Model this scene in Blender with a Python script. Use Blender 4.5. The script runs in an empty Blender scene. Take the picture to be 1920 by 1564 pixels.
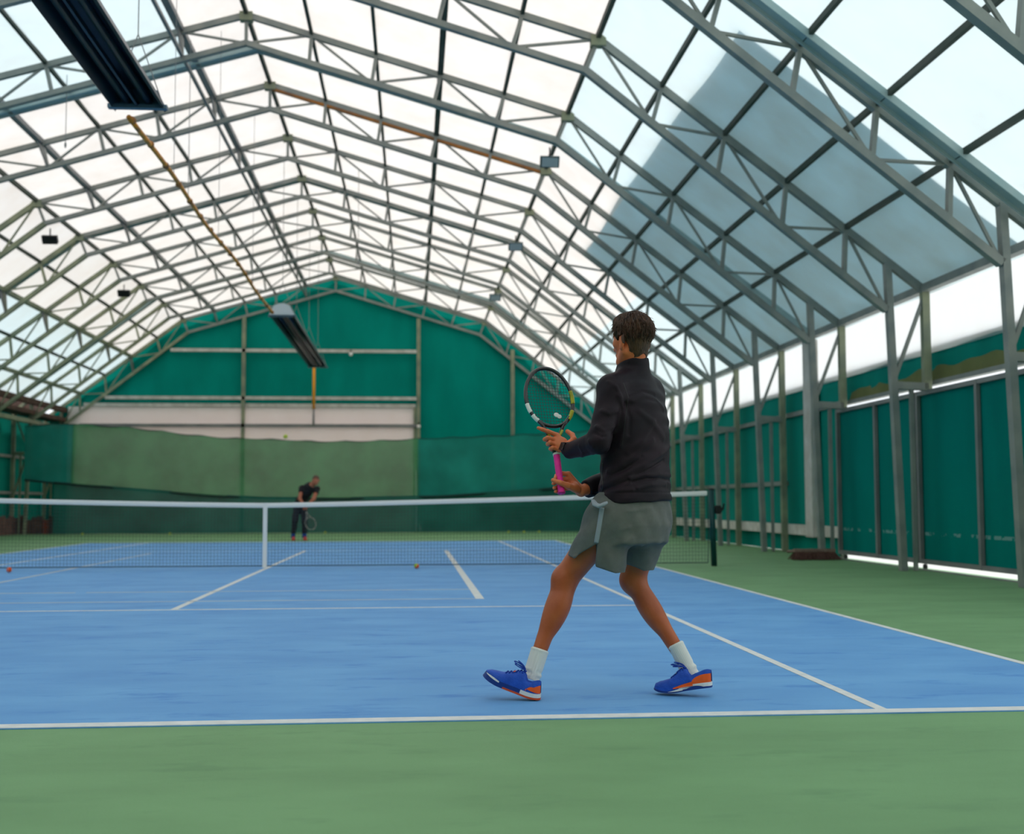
import bpy, math, random
import numpy as np
from mathutils import Vector, Matrix
from mathutils.bvhtree import BVHTree

random.seed(7)
sc = bpy.context.scene
COL = sc.collection

# ------------------------------------------------------------------ camera
CAM = np.array([2.0408, -16.996, 0.9083])
YAW, PITCH, ROLL, FPX = 0.08252, 0.07114, -0.003037, 2254.57
FW = np.array([math.sin(YAW)*math.cos(PITCH), math.cos(YAW)*math.cos(PITCH), math.sin(PITCH)])
_r = np.array([math.cos(YAW), -math.sin(YAW), 0.0]); _u = np.cross(_r, FW)
RT = _r*math.cos(ROLL)+_u*math.sin(ROLL); UP = -_r*math.sin(ROLL)+_u*math.cos(ROLL)
cd = bpy.data.cameras.new('camera'); cam = bpy.data.objects.new('camera', cd); COL.objects.link(cam)
M = Matrix(((RT[0], UP[0], -FW[0], CAM[0]), (RT[1], UP[1], -FW[1], CAM[1]), (RT[2], UP[2], -FW[2], CAM[2]), (0, 0, 0, 1)))
cam.matrix_world = M
cd.sensor_width = 36.0; cd.sensor_fit = 'HORIZONTAL'; cd.lens = FPX*36.0/1920.0
cd.clip_start = 0.05; cd.clip_end = 400
cd.dof.use_dof = True; cd.dof.focus_distance = 5.65; cd.dof.aperture_fstop = 2.6
sc.camera = cam

def at(px, py, Y):
    """real position of what is seen at (px,py), standing at depth Y in the hall"""
    d = FW+(px-960)/FPX*RT-(py-782)/FPX*UP
    return CAM+d*((Y-CAM[1])/d[1])

# ------------------------------------------------------------------ world, sun, exposure
w = bpy.data.worlds.new('sky'); sc.world = w; w.use_nodes = True
bg = w.node_tree.nodes['Background']; bg.inputs[0].default_value = (0.91, 0.96, 1.0, 1); bg.inputs[1].default_value = 1.05
sd = bpy.data.lights.new('sun', 'SUN'); sd.energy = 3.0; sd.angle = math.radians(3); sd.color = (1.0, 0.95, 0.88)
so = bpy.data.objects.new('sun', sd); COL.objects.link(so)
so.rotation_euler = Vector((0.20, -0.30, 0.93)).to_track_quat('Z', 'Y').to_euler()
sc.view_settings.view_transform = 'Standard'; sc.view_settings.look = 'None'
sc.view_settings.gamma = 1.0; sc.view_settings.use_curve_mapping = False
sc.view_settings.exposure = 0.32
cy = sc.cycles
cy.use_denoising = True; cy.max_bounces = 10; cy.diffuse_bounces = 6; cy.glossy_bounces = 3
cy.transmission_bounces = 6; cy.transparent_max_bounces = 24; cy.sample_clamp_indirect = 6.0

# ------------------------------------------------------------------ materials
def lin(c): return tuple((x/12.92 if x <= 0.04045 else ((x+0.055)/1.055)**2.4) for x in [v/255.0 for v in c])
MATS = {}
def mat(name, rgb, rough=0.7, metal=0.0, rgb2=None, scale=8.0, stretch=(1, 1, 1), bump=0.0, bscale=60.0, spec=0.3, thr=(0.35, 0.65), detail=5.0):
    m = bpy.data.materials.new(name); m.use_nodes = True; nt = m.node_tree; N = nt.nodes; L = nt.links
    b = N['Principled BSDF']; b.inputs['Base Color'].default_value = (*rgb, 1); b.inputs['Roughness'].default_value = rough
    b.inputs['Metallic'].default_value = metal; b.inputs['Specular IOR Level'].default_value = spec
    tc = N.new('ShaderNodeTexCoord'); mp = N.new('ShaderNodeMapping'); mp.inputs['Scale'].default_value = stretch
    L.new(tc.outputs['Object'], mp.inputs['Vector'])
    if rgb2 is not None:
        n = N.new('ShaderNodeTexNoise'); n.inputs['Scale'].default_value = scale; n.inputs['Detail'].default_value = detail
        cr = N.new('ShaderNodeValToRGB'); e = cr.color_ramp.elements
        e[0].position, e[1].position = thr; e[0].color = (*rgb, 1); e[1].color = (*rgb2, 1)
        L.new(mp.outputs[0], n.inputs['Vector']); L.new(n.outputs['Fac'], cr.inputs[0]); L.new(cr.outputs[0], b.inputs['Base Color'])
    if bump:
        n2 = N.new('ShaderNodeTexNoise'); n2.inputs['Scale'].default_value = bscale; n2.inputs['Detail'].default_value = 4
        bp = N.new('ShaderNodeBump'); bp.inputs['Strength'].default_value = bump; bp.inputs['Distance'].default_value = 0.01
        L.new(mp.outputs[0], n2.inputs['Vector']); L.new(n2.outputs['Fac'], bp.inputs['Height']); L.new(bp.outputs[0], b.inputs['Normal'])
    MATS[name] = m
    return m

def membrane(name, trans, diff, dirt=0.06):
    m = bpy.data.materials.new(name); m.use_nodes = True; nt = m.node_tree; N = nt.nodes; L = nt.links
    N.remove(N['Principled BSDF']); out = N['Material Output']
    t = N.new('ShaderNodeBsdfTranslucent'); d = N.new('ShaderNodeBsdfDiffuse'); a = N.new('ShaderNodeAddShader')
    tc = N.new('ShaderNodeTexCoord'); n = N.new('ShaderNodeTexNoise'); n.inputs['Scale'].default_value = 1.3; n.inputs['Detail'].default_value = 7; n.inputs['Roughness'].default_value = .7
    cr = N.new('ShaderNodeValToRGB'); e = cr.color_ramp.elements; e[0].position = .3; e[1].position = .62
    e[0].color = (*[x*(1-dirt*2.0*k) for x, k in zip(trans, (0.6, 1, 1.3))], 1); e[1].color = (*trans, 1)
    L.new(tc.outputs['Object'], n.inputs['Vector']); L.new(n.outputs['Fac'], cr.inputs[0]); L.new(cr.outputs[0], t.inputs[0])
    d.inputs[0].default_value = (*diff, 1); L.new(t.outputs[0], a.inputs[0]); L.new(d.outputs[0], a.inputs[1]); L.new(a.outputs[0], out.inputs[0])
    return m

def cloth_net(name, rgb, alpha):
    m = mat(name, rgb, 0.9, rgb2=tuple(x*1.5 for x in rgb), scale=0.9); nt = m.node_tree; N = nt.nodes; L = nt.links
    b = N['Principled BSDF']; out = N['Material Output']; tr = N.new('ShaderNodeBsdfTransparent'); mx = N.new('ShaderNodeMixShader')
    mx.inputs[0].default_value = alpha; L.new(tr.outputs[0], mx.inputs[1]); L.new(b.outputs[0], mx.inputs[2]); L.new(mx.outputs[0], out.inputs[0])
    return m

mem_sunlit = membrane('membrane_sunlit_tint', (.455, .435, .42), (.30, .30, .29))  # warm sunlit tone of the roof, put into the fabric colour
mem_skylit = membrane('membrane_skylit_tint', (.375, .445, .465), (.30, .31, .32))  # same fabric, cool sky-lit tone put into its colour
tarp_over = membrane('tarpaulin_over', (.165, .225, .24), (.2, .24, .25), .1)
steel = mat('galvanised_steel', (.21, .235, .225), .5, .2, (.30, .31, .28), 3, bump=.0)
steel_old = mat('weathered_steel', (.19, .22, .16), .6, .1, (.32, .34, .22), 2.5)
steel_dark = mat('purlin_steel', (.025, .05, .035), .6, .1, (.07, .075, .06), 2)
steel_grey = mat('grey_steel', (.19, .195, .20), .5, .2, (.27, .27, .26), 2)
rust = mat('rusty_orange', (.45, .17, .03), .7, .1, (.20, .10, .05), 3)
orange_pipe = mat('orange_pipe', (.75, .27, .015), .5, 0, (.16, .09, .04), 5, thr=(.45, .75))
plate_blue = mat('pale_blue_plate', (.30, .42, .43), .5, .1, (.42, .50, .49), 2)
brown_rust = mat('brown_rust', (.075, .045, .035), .8, 0, (.14, .07, .05), 4)
green_tarp = mat('green_tarpaulin', (.001, .225, .18), .85, 0, (.001, .275, .22), 1.2, (1, 1, .35), spec=.05, bump=.35, bscale=2.2)
green_tarp_r = mat('green_tarpaulin_side', (.001, .205, .16), .8, 0, (.001, .25, .195), 1.5, (1, 1, .35), spec=.08, bump=.3, bscale=2.5)
olive = mat('olive_tarpaulin', (.135, .155, .05), .8, 0, (.18, .19, .07), 2)
white_wall = membrane('white_wall_panel', (.30, .27, .262), (.64, .59, .57), .05)
white_paint = mat('white_paint', (.62, .60, .57), .7, 0, (.48, .45, .40), 3)
white_dirty = mat('weathered_white', (.50, .47, .42), .8, 0, (.68, .65, .60), 5)
net_cloth = cloth_net('green_windscreen', (.055, .20, .09), .88)
net_cloth2 = cloth_net('green_windscreen_double', (.010, .185, .150), .94)
net_low = cloth_net('dark_lower_windscreen', (.012, .10, .078), .96)
dark_rope = mat('dark_rope', (.008, .03, .03), .9)
navy = mat('heater_navy', (.006, .018, .035), .35, .5, (.012, .035, .06), 3, (1, .2, 1))
navy_l = mat('heater_end_plate', (.10, .17, .22), .4, .4)
pale_plate = mat('pale_end_plate', (.55, .62, .64), .5)
black = mat('black_plastic', (.01, .01, .011), .5)
dk_green = mat('post_green', (.004, .05, .05), .4, .1)
glass_w = mat('lamp_glass', (.35, .4, .4), .15, 0, spec=.6)
white_tape = mat('white_tape', (.88, .85, .81), .8)
net_cord = mat('net_cord', (.03, .055, .06), .9)
line_white = mat('line_paint', (.72, .72, .71), .8, 0, (.62, .63, .62), 14)
line_faded = mat('line_paint_faded', (.38, .46, .56), .8, 0, (.52, .56, .60), 3, (1, 4, 1))
blue_floor = mat('blue_hardcourt', (.108, .305, .63), .62, 0, (.148, .38, .70), 1.1, (1, 2.2, 1), bump=.25, bscale=160, spec=.25)
green_floor = mat('green_hardcourt', (.145, .29, .13), .62, 0, (.172, .34, .155), 1.0, (1, 2.2, 1), bump=.25, bscale=160, spec=.25)
concrete = mat('outside_concrete', (.55, .55, .53), .9, 0, (.62, .61, .6), 1)
# scuffs on the blue court
def add_scuffs(m, dark, amount=.75):
    nt = m.node_tree; N = nt.nodes; L = nt.links; b = N['Principled BSDF']
    src = b.inputs['Base Color'].links[0].from_socket
    mp = N.new('ShaderNodeMapping'); mp.inputs['Scale'].default_value = (.55, 1.5, 1); tc = N.new('ShaderNodeTexCoord')
    n = N.new('ShaderNodeTexNoise'); n.inputs['Scale'].default_value = 3.4; n.inputs['Detail'].default_value = 7; n.inputs['Roughness'].default_value = .66
    cr = N.new('ShaderNodeValToRGB'); e = cr.color_ramp.elements; e[0].position = .55; e[1].position = .68; e[0].color = (0, 0, 0, 1); e[1].color = (amount,)*3+(1,)
    mx = N.new('ShaderNodeMixRGB'); mx.inputs[2].default_value = (*dark, 1)
    L.new(tc.outputs['Object'], mp.inputs[0]); L.new(mp.outputs[0], n.inputs['Vector']); L.new(n.outputs['Fac'], cr.inputs[0]); L.new(cr.outputs[0], mx.inputs[0])
    L.new(src, mx.inputs[1]); L.new(mx.outputs[0], b.inputs['Base Color'])
add_scuffs(blue_floor, (.055, .22, .58)); add_scuffs(green_floor, (.105, .23, .105), .5)

# ------------------------------------------------------------------ mesh builder
class MB:
    def __init__(s): s.v = []; s.f = []
    def add(s, vs, fs):
        o = len(s.v); s.v += [tuple(map(float, p)) for p in vs]; s.f += [tuple(i+o for i in q) for q in fs]
    def box(s, lo, hi):
        x0, y0, z0 = lo; x1, y1, z1 = hi
        s.add([(x0, y0, z0), (x1, y0, z0), (x1, y1, z0), (x0, y1, z0), (x0, y0, z1), (x1, y0, z1), (x1, y1, z1), (x0, y1, z1)],
              [(0, 3, 2, 1), (4, 5, 6, 7), (0, 1, 5, 4), (1, 2, 6, 5), (2, 3, 7, 6), (3, 0, 4, 7)])
    def beam(s, a, b, wd, ht, up=(0, 0, 1)):
        a = np.array(a, float); b = np.array(b, float); d = b-a; d /= np.linalg.norm(d)
        sx = np.cross(d, up); n = np.linalg.norm(sx)
        if n < 1e-3: sx = np.cross(d, (0, 1, 0)); n = np.linalg.norm(sx)
        sx /= n; uu = np.cross(sx, d)
        c = [(-1, -1), (1, -1), (1, 1), (-1, 1)]
        s.add([p+sx*i*wd/2+uu*j*ht/2 for p in (a, b) for i, j in c],
              [(3, 2, 1, 0), (4, 5, 6, 7), (0, 1, 5, 4), (1, 2, 6, 5), (2, 3, 7, 6), (3, 0, 4, 7)])
    def tube(s, pts, r, n=8, closed=False, flat=1.0):
        pts = [np.array(p, float) for p in pts]; m = len(pts); rs = r if hasattr(r, '__len__') else [r]*m
        ref = None; o = len(s.v); fs = []; vs = []
        for i, p in enumerate(pts):
            d = (pts[(i+1) % m]-pts[i-1]) if closed else (pts[min(i+1, m-1)]-pts[max(i-1, 0)])
            d = d/(np.linalg.norm(d)+1e-12)
            if ref is None: ref = np.array((0, 0, 1.)) if abs(d[2]) < .9 else np.array((1., 0, 0))
            ref = ref-d*(ref@d); ref /= np.linalg.norm(ref); b2 = np.cross(d, ref)
            for k in range(n):
                t = 2*math.pi*k/n; vs.append(p+(ref*math.cos(t)*flat+b2*math.sin(t))*rs[i])
        for i in range(m if closed else m-1):
            j = (i+1) % m
            for k in range(n):
                l = (k+1) % n; fs.append((i*n+k, i*n+l, j*n+l, j*n+k))
        if not closed: fs += [tuple(reversed(range(n))), tuple((m-1)*n+k for k in range(n))]
        s.add(vs, fs)
    def ball(s, c, r, nu=16, nv=10, rot=None):
        r = np.array(r if hasattr(r, '__len__') else (r, r, r), float); vs = []; fs = []
        for i in range(nv+1):
            th = math.pi*i/nv
            for j in range(nu):
                ph = 2*math.pi*j/nu; p = np.array((math.sin(th)*math.cos(ph), math.sin(th)*math.sin(ph), math.cos(th)))*r
                vs.append((rot@p if rot is not None else p)+np.array(c))
        for i in range(nv):
            for j in range(nu):
                k = (j+1) % nu; fs.append((i*nu+j, (i+1)*nu+j, (i+1)*nu+k, i*nu+k))
        s.add(vs, fs)
    def grid(s, fn, nu, nv):
        vs = [fn(i/nu, j/nv) for i in range(nu+1) for j in range(nv+1)]
        fs = [(i*(nv+1)+j, (i+1)*(nv+1)+j, (i+1)*(nv+1)+j+1, i*(nv+1)+j+1) for i in range(nu) for j in range(nv)]
        s.add(vs, fs)
    def mesh(s, name, m, smooth=False):
        me = bpy.data.meshes.new(name); me.from_pydata(s.v, [], s.f); me.update()
        if m: me.materials.append(m)
        if smooth: me.polygons.foreach_set('use_smooth', [True]*len(me.polygons))
        return me

def link(name, me, parent=None, loc=None):
    o = bpy.data.objects.new(name, me); COL.objects.link(o)
    if parent is not None: o.parent = parent
    if loc is not None: o.location = tuple(loc)
    return o
def tag(o, label=None, cat=None, group=None, kind=None):
    if label: o['label'] = label
    if cat: o['category'] = cat
    if group: o['group'] = group
    if kind: o['kind'] = kind
    return o
def empty(name, loc=(0, 0, 0)):
    o = bpy.data.objects.new(name, None); COL.objects.link(o); o.location = tuple(loc); o.empty_display_size = .2; return o
def build(name, mb, m, parent=None, smooth=False, off=None):
    """one object; off = the parent's own place, subtracted so that vertices may be given in hall coordinates"""
    if off is not None: mb.v = [(x-off[0], y-off[1], z-off[2]) for x, y, z in mb.v]
    return link(name, mb.mesh(name, m, smooth), parent)

# ------------------------------------------------------------------ floor and court
Y0, Y1 = -20.45, 23.7
CX = -0.57                                       # the hall's middle
mb = MB(); mb.box((-10.4, Y0, -.06), (9.06, Y1+.3, -.004)); floor = build('floor', mb, green_floor); tag(floor, kind='structure')
mb = MB(); mb.box((-5.49, -11.89, -.004), (5.49, 11.89, 0.0)); build('blue_court', mb, blue_floor, floor)
mb = MB(); mb.box((9.05, -60, -.12), (60, 60, -.07)); mb.box((-60, -60, -.12), (-10.4, 60, -.07)); og = build('ground', mb, concrete); tag(og, kind='structure')
def court_line(x0, y0, x1, y1, m=line_white):
    b = MB(); b.box((x0, y0, -.002), (x1, y1, .0025)); return build('court_line', b, m, floor)
for x0, y0, x1, y1 in [(-5.49, -11.885, 5.49, -11.80), (-5.49, 11.80, 5.49, 11.885), (4.065, -11.80, 4.115, 11.80), (-4.115, -11.80, -4.065, 11.80),
                       (5.435, -11.80, 5.485, 11.80), (-5.485, -11.80, -5.435, 11.80), (-.03, -6.375, .03, 6.375), (-4.065, -6.425, 4.065, -6.375)]:
    court_line(x0, y0, x1, y1)
court_line(-4.065, 6.375, 4.065, 6.425, line_faded)
court_line(2.64, -5.53, 2.72, 6.1, line_white); court_line(-2.76, -5.53, -2.70, 5.6, line_faded)
for x0, y0, x1, y1 in [(-2.70, -4.28, -1.4, -4.23), (-1.29, -4.28, 2.64, -4.23), (-2.70, -5.53, 2.64, -5.48)]: court_line(x0, y0, x1, y1, line_faded)

# ------------------------------------------------------------------ roof profile
RIDGE, KNEE, EAVE = (0.0, 8.53), (5.05, 7.05), (9.44, 3.72)
BR, BK, BE = (0.0, 8.08), (4.88, 6.62), (8.91, 3.46)
LOW = [5.05, 5.90, 6.74, 7.57, 8.37, 8.92]
def ztop(o): return RIDGE[1]+(KNEE[1]-RIDGE[1])*o/KNEE[0] if o <= KNEE[0] else KNEE[1]+(EAVE[1]-KNEE[1])*(o-KNEE[0])/(EAVE[0]-KNEE[0])
def lerp(a, b, t): return tuple(x+(y-x)*t for x, y in zip(a, b))
TOPN = [(KNEE[0]*i/5, ztop(KNEE[0]*i/5)) for i in range(6)]+[(o, ztop(o)) for o in LOW[1:]]
BOTN = [lerp(BR, BK, i/5) for i in range(6)]+[lerp(BK, BE, (o-5.05)/(8.92-5.05)) for o in LOW[1:]]
TRUSS_Y = [-1.55+3.15*i for i in range(-2, 9)]

# ------------------------------------------------------------------ ceiling membrane, one object per fabric panel
ceil = empty('ceiling'); tag(ceil, kind='structure')
edges = [Y0, -16, -12, -8.3, -4.95, -1.55, 1.6, 3.2, 4.75, 7.9, 11.05, 14.2, 17.35, 19.4, 21.6, Y1]
MT = .075                                        # fabric lies this far above the top chord line
def panel(side, o0, o1, y0, y1, m):
    b = MB()
    def fn(u, v):
        o = o0+(o1-o0)*u; sag = -.035*math.sin(math.pi*v)*math.sin(math.pi*u)
        return (CX+side*o, y0+(y1-y0)*v, ztop(o)+MT+sag)
    b.grid(fn, 4, 4); build('membrane_panel', b, m, ceil, True)
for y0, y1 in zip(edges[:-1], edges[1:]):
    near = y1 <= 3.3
    panel(1, 0, 3.03, y0, y1, mem_sunlit); panel(1, 3.03, KNEE[0], y0, y1, mem_sunlit)
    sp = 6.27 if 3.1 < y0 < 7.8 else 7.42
    panel(1, KNEE[0], sp, y0, y1, mem_skylit if near else mem_sunlit); panel(1, sp, EAVE[0]+.12, y0, y1, mem_skylit)
    panel(-1, 0, 1.01, y0, y1, mem_sunlit); panel(-1, 1.01, KNEE[0], y0, y1, mem_skylit if near else mem_sunlit)
    panel(-1, KNEE[0], 6.74, y0, y1, mem_skylit if near else mem_sunlit); panel(-1, 6.74, 9.15, y0, y1, mem_skylit)
# grey tarpaulin laid over the right slope outside: seen through the fabric as a dark patch
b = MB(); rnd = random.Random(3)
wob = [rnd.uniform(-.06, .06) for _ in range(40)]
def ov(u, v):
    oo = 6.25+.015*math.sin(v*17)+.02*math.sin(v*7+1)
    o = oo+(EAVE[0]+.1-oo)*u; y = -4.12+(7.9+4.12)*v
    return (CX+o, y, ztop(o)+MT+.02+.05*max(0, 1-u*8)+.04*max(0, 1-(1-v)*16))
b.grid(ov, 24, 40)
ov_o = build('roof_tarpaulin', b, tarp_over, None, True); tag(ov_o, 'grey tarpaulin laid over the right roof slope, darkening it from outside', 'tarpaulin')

# ------------------------------------------------------------------ trusses
def V3(o, z, side=1, y=0): return (CX*0+side*o, y, z)
TM = {}
def tm(key, fn, m):
    if key not in TM:
        b = MB(); fn(b); TM[key] = b.mesh(key, m)
    return TM[key]
ORD = ['first', 'second', 'third', 'fourth', 'fifth', 'sixth', 'seventh', 'eighth', 'ninth', 'tenth', 'eleventh']
for ti, ty in enumerate(TRUSS_Y):
    n_from_end = len(TRUSS_Y)-1-ti
    t = empty('roof_truss', (CX, ty, 0))
    tag(t, 'galvanised roof truss, %s counted from the green end wall%s' % (ORD[n_from_end], ' and standing against it' if n_from_end == 0 else ''), 'truss', 'roof trusses along the hall')
    ex = 1 if ti in (4, 5) else 0
    for s in (1, -1):
        S = 'r' if s > 0 else 'l'
        m1 = steel if s > 0 else steel_old
        P = lambda o, z: (s*o, 0, z)
        link('top_chord', tm('upper_top'+S, lambda b: b.beam(P(*RIDGE), P(*KNEE), .08, .09), steel), t)
        link('top_chord', tm('lower_top'+S, lambda b: b.beam(P(*KNEE), P(*EAVE), .09, .10), m1), t)
        link('bottom_chord', tm('upper_bot'+S, lambda b: b.beam(P(*BR), P(*BK), .10, .08), steel), t)
        link('bottom_chord', tm('lower_bot'+S, lambda b: b.beam(P(*BK), P(*BE), .11, .09), m1), t)
        for i in range(1, 11):
            if i == 10: continue
            link('web_post', tm('post%d%s' % (i, S), lambda b: b.beam(P(*TOPN[i]), P(*BOTN[i]), .085 if i != 5 else .05, .05), steel if i < 6 else m1), t)
        seq = []
        for i in range(0, 5): seq.append((TOPN[i+1], BOTN[i]) if i % 2 == 0 else (TOPN[i], BOTN[i+1]))
        k = [(TOPN[5], BOTN[6]), (BOTN[6], TOPN[7]), (TOPN[7], BOTN[8]), (BOTN[8], TOPN[9]), (TOPN[9], BOTN[10])]
        for j, (p, q) in enumerate(seq+k):
            link('web_brace', tm('brace%d%s' % (j, S), lambda b: b.beam(P(*p), P(*q), .034, .034), steel if j < 5 else m1), t)
        link('inner_leg', tm('inner_leg'+S, lambda b: b.beam(P(8.93, 4.11), P(9.05, 0), .085, .11, (0, 1, 0)), m1), t)
        low = 2.4 if (s > 0 and ty < 1.7) else 0          # over the sliding doors the outer post stops at the strut
        link('outer_leg', tm('outer_leg%s%d' % (S, low > 0), lambda b: b.beam(P(9.44, 3.72), P(9.44, low), .10, .10, (0, 1, 0)), steel_old), t)
        link('leg_strut', tm('leg_strut'+S, lambda b: b.beam(P(8.97, 2.45), P(9.44, 2.43), .10, .10), m1), t)
        link('leg_brace', tm('leg_brace'+S, lambda b: b.beam(P(9.42, 3.62), P(8.99, 2.52), .045, .045), m1), t)
        link('leg_post', tm('leg_post'+S, lambda b: b.beam(P(9.22, 2.4), P(9.22, 0), .05, .05, (0, 1, 0)), m1), t)
        if s < 0: link('leg_brace', tm('leg_brace_low', lambda b: b.beam(P(9.02, 2.4), P(9.40, 1.2), .05, .05), m1), t)
    link('ridge_post', tm('ridge_post', lambda b: b.beam((0, 0, RIDGE[1]), (0, 0, BR[1]), .05, .05), steel), t)
    for gk, (gx, gz) in enumerate(((KNEE[0], KNEE[1]), (-KNEE[0], KNEE[1]), (0, RIDGE[1]))):
        link('gusset_plate', tm('gusset%d' % gk, lambda b: b.beam((gx, -.07, gz-.03), (gx, .07, gz-.03), .2, .14), steel_old), t)

# purlins: continuous along the hall, one at every node
names_up = ['beside the ridge', 'second below the ridge', 'third below the ridge', 'fourth below the ridge']
names_lo = ['first below the roof knee', 'second below the roof knee', 'third below the roof knee', 'fourth below the roof knee']
def purlin(side, o, label, wd=.05, ht=.07, m=steel_dark, low=False):
    z = ztop(o)+.05 if not low else None
    b = MB()
    p = empty('roof_purlin', (CX+side*o, 0, 0)); tag(p, label, 'purlin', 'roof purlins')
    yy = [Y0]+[y for y in TRUSS_Y]+[Y1-.05]
    for a, c in zip(yy[:-1], yy[1:]):
        bb = MB(); bb.beam((0, a, ztop(o)+.035), (0, c, ztop(o)+.035), wd, ht); build('purlin_bar', bb, m, p)
    return p
purlin(1, 0.0, 'steel purlin running along the very ridge of the roof', .06, .08, steel_dark)
for s, nm in ((1, 'right'), (-1, 'left')):
    for i in range(1, 5):
        hv = (s < 0 and i in (1, 4))
        purlin(s, TOPN[i][0], 'steel purlin on the %s upper roof slope, %s' % (nm, names_up[i-1]), .11 if hv else (.09 if (s > 0 and i == 3) else .05), .09 if hv else .07, steel_grey if hv else steel_dark)
    purlin(s, KNEE[0], 'steel purlin along the %s roof knee where the slope steepens' % nm, .06, .08)
    for i in range(6, 10):
        hv = s < 0 and i in (7, 9)
        purlin(s, TOPN[i][0], 'steel purlin on the %s lower roof slope, %s' % (nm, names_lo[i-6]), .12 if hv else .05, .09 if hv else .07, steel_old if hv else steel_dark)
# gusset plates and one lower runner of the heavy longitudinal lines on the left
HEAVY = {}
for o in list(COL.objects):
    if o.name.startswith('roof_purlin'):
        for k in (1, 4, 7):
            if abs(o.location.x-(CX-TOPN[k][0])) < 1e-4: HEAVY[k] = o
for k, par in HEAVY.items():
    o_, bn = TOPN[k], BOTN[k]; dx = o_[0]-bn[0]; dz = bn[1]-o_[1]
    for y in TRUSS_Y[2:]:
        q = MB(); z = o_[1]
        q.add([(-.015, y-.24, z), (.015, y-.24, z), (.015, y+.24, z), (-.015, y+.24, z), (dx-.015, y-.06, z+dz), (dx+.015, y-.06, z+dz), (dx+.015, y+.06, z+dz), (dx-.015, y+.06, z+dz)],
              [(0, 1, 2, 3), (7, 6, 5, 4), (4, 5, 1, 0), (5, 6, 2, 1), (6, 7, 3, 2), (7, 4, 0, 3)])
        build('gusset', q, steel_grey, par)
g = empty('longitudinal_runner', (CX-BOTN[1][0], 0, BOTN[1][1]+.06)); tag(g, 'thin grey runner hung below the purlin beside the ridge, left slope', 'beam')
bb = MB(); bb.beam((0, -4.6, .0), (0, Y1-.45, .0), .05, .05); build('runner_bar', bb, steel_grey, g)
# seam beams clamping the fabric sections
for y, wdt, lab in ((-4.96, .20, 'wide pale blue seam beam clamping the roof fabric, nearest one'), (2.98, .22, 'pale blue seam beam clamping the roof fabric above the net'), (11.2, .14, 'narrow seam beam clamping the roof fabric, mid hall'), (19.4, .20, 'seam beam clamping the roof fabric nearest the green end wall')):
    g = empty('seam_beam', (CX, y, 0)); tag(g, lab, 'beam', None)
    for s in (1, -1):
        for a, c in ((RIDGE, KNEE), (KNEE, EAVE)):
            q = MB(); q.beam((s*a[0], 0, a[1]+.02), (s*c[0], 0, c[1]+.02), wdt, .05); build('seam_plate', q, plate_blue, g)
            q = MB(); q.beam((s*a[0], -wdt/2, a[1]-.01), (s*c[0], -wdt/2, c[1]-.01), .025, .07); q.beam((s*a[0], wdt/2, a[1]-.01), (s*c[0], wdt/2, c[1]-.01), .025, .07); build('seam_flange', q, plate_blue, g)
# rusty stretches of the roof tubes
q = MB(); q.beam((CX+.02, 4.75, RIDGE[1]-.075), (CX+4.95, 4.75, ztop(4.95)-.075), .075, .05); tag(build('rusty_tube', q, rust), 'rust orange tube clipped under the right half of a truss', 'tube')

# ------------------------------------------------------------------ end wall
wb = empty('wall_back', (0, Y1, 0)); tag(wb, kind='structure')
def prof(o_lo, z_lo, o_hi, z_hi, n=24): pass
q = MB()
cols = 60; xs = [CX-9.62+19.24*i/cols for i in range(cols+1)]
vs = []; fs = []
for i, x in enumerate(xs):
    zt = ztop(min(abs(x-CX), 9.44))+.02
    zl = 4.02 if -9.2 < x < 2.0 else 0
    for j in range(7): vs.append((x, .10+.02*math.sin(x*2.1+j)+.015*math.sin(x*5.3), zl+(zt-zl)*j/6))
for i in range(cols):
    for j in range(6): fs.append((i*7+j, (i+1)*7+j, (i+1)*7+j+1, i*7+j+1))
q.add(vs, fs); build('tarpaulin_sheet', q, green_tarp, wb, True)
q = MB(); q.box((-9.3, -.05, 0), (2.13, .0, 4.12)); build('white_panel', q, white_wall, wb)
q = MB(); q.box((-8.8, -.09, 4.12), (2.13, -.02, 4.24)); build('panel_cap', q, white_dirty, wb)
for x, z in ((-3.6, 7.15), (2.23, 7.15), (5.42, 6.1)):
    q = MB(); q.box((x-.06, -.16, 0), (x+.06, -.06, z)); build('wall_post', q, steel_old, wb)
for x0, x1, z, m in ((-6.0, 2.2, 6.02, white_dirty), (-8.1, 2.2, 4.42, white_dirty), (-8.9, 2.2, 3.50, steel_grey)):
    q = MB(); q.box((x0, -.16, z-.055), (x1, -.07, z+.055)); build('wall_rail', q, m, wb)
q = MB(); q.box((2.07, -.1, 0), (2.15, -.03, 4.12)); build('panel_edge', q, steel_old, wb)
for x, z, lab in ((-.04, 5.9, 'small white bulb under the upper rail of the green end wall'), (2.24, 3.47, 'small white bulb at the lower right corner of the white panel')):
    g = empty('bulb_lamp', (x, Y1-.24, z)); tag(g, lab, 'lamp')
    q = MB(); q.ball((0, 0, 0), .065, 12, 8); build('bulb', q, white_tape, g, True)
    q = MB(); q.tube([(0, 0, .05), (0, 0, .15)], .025, 8); build('socket', q, black, g)
# gas riser
g = empty('gas_riser', (-1.26, Y1-.24, 0)); tag(g, 'thin orange gas riser pipe on the end wall below the far heater', 'pipe')
q = MB(); q.tube([(0, 0, 5.5), (0, 0, 4.05)], .045, 8); build('orange_section', q, mat('orange_paint', (.95, .36, .012), .6), g, True)
q = MB(); q.tube([(0, 0, 4.05), (0, 0, 3.5)], .035, 8); build('dark_section', q, steel_grey, g, True)

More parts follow.
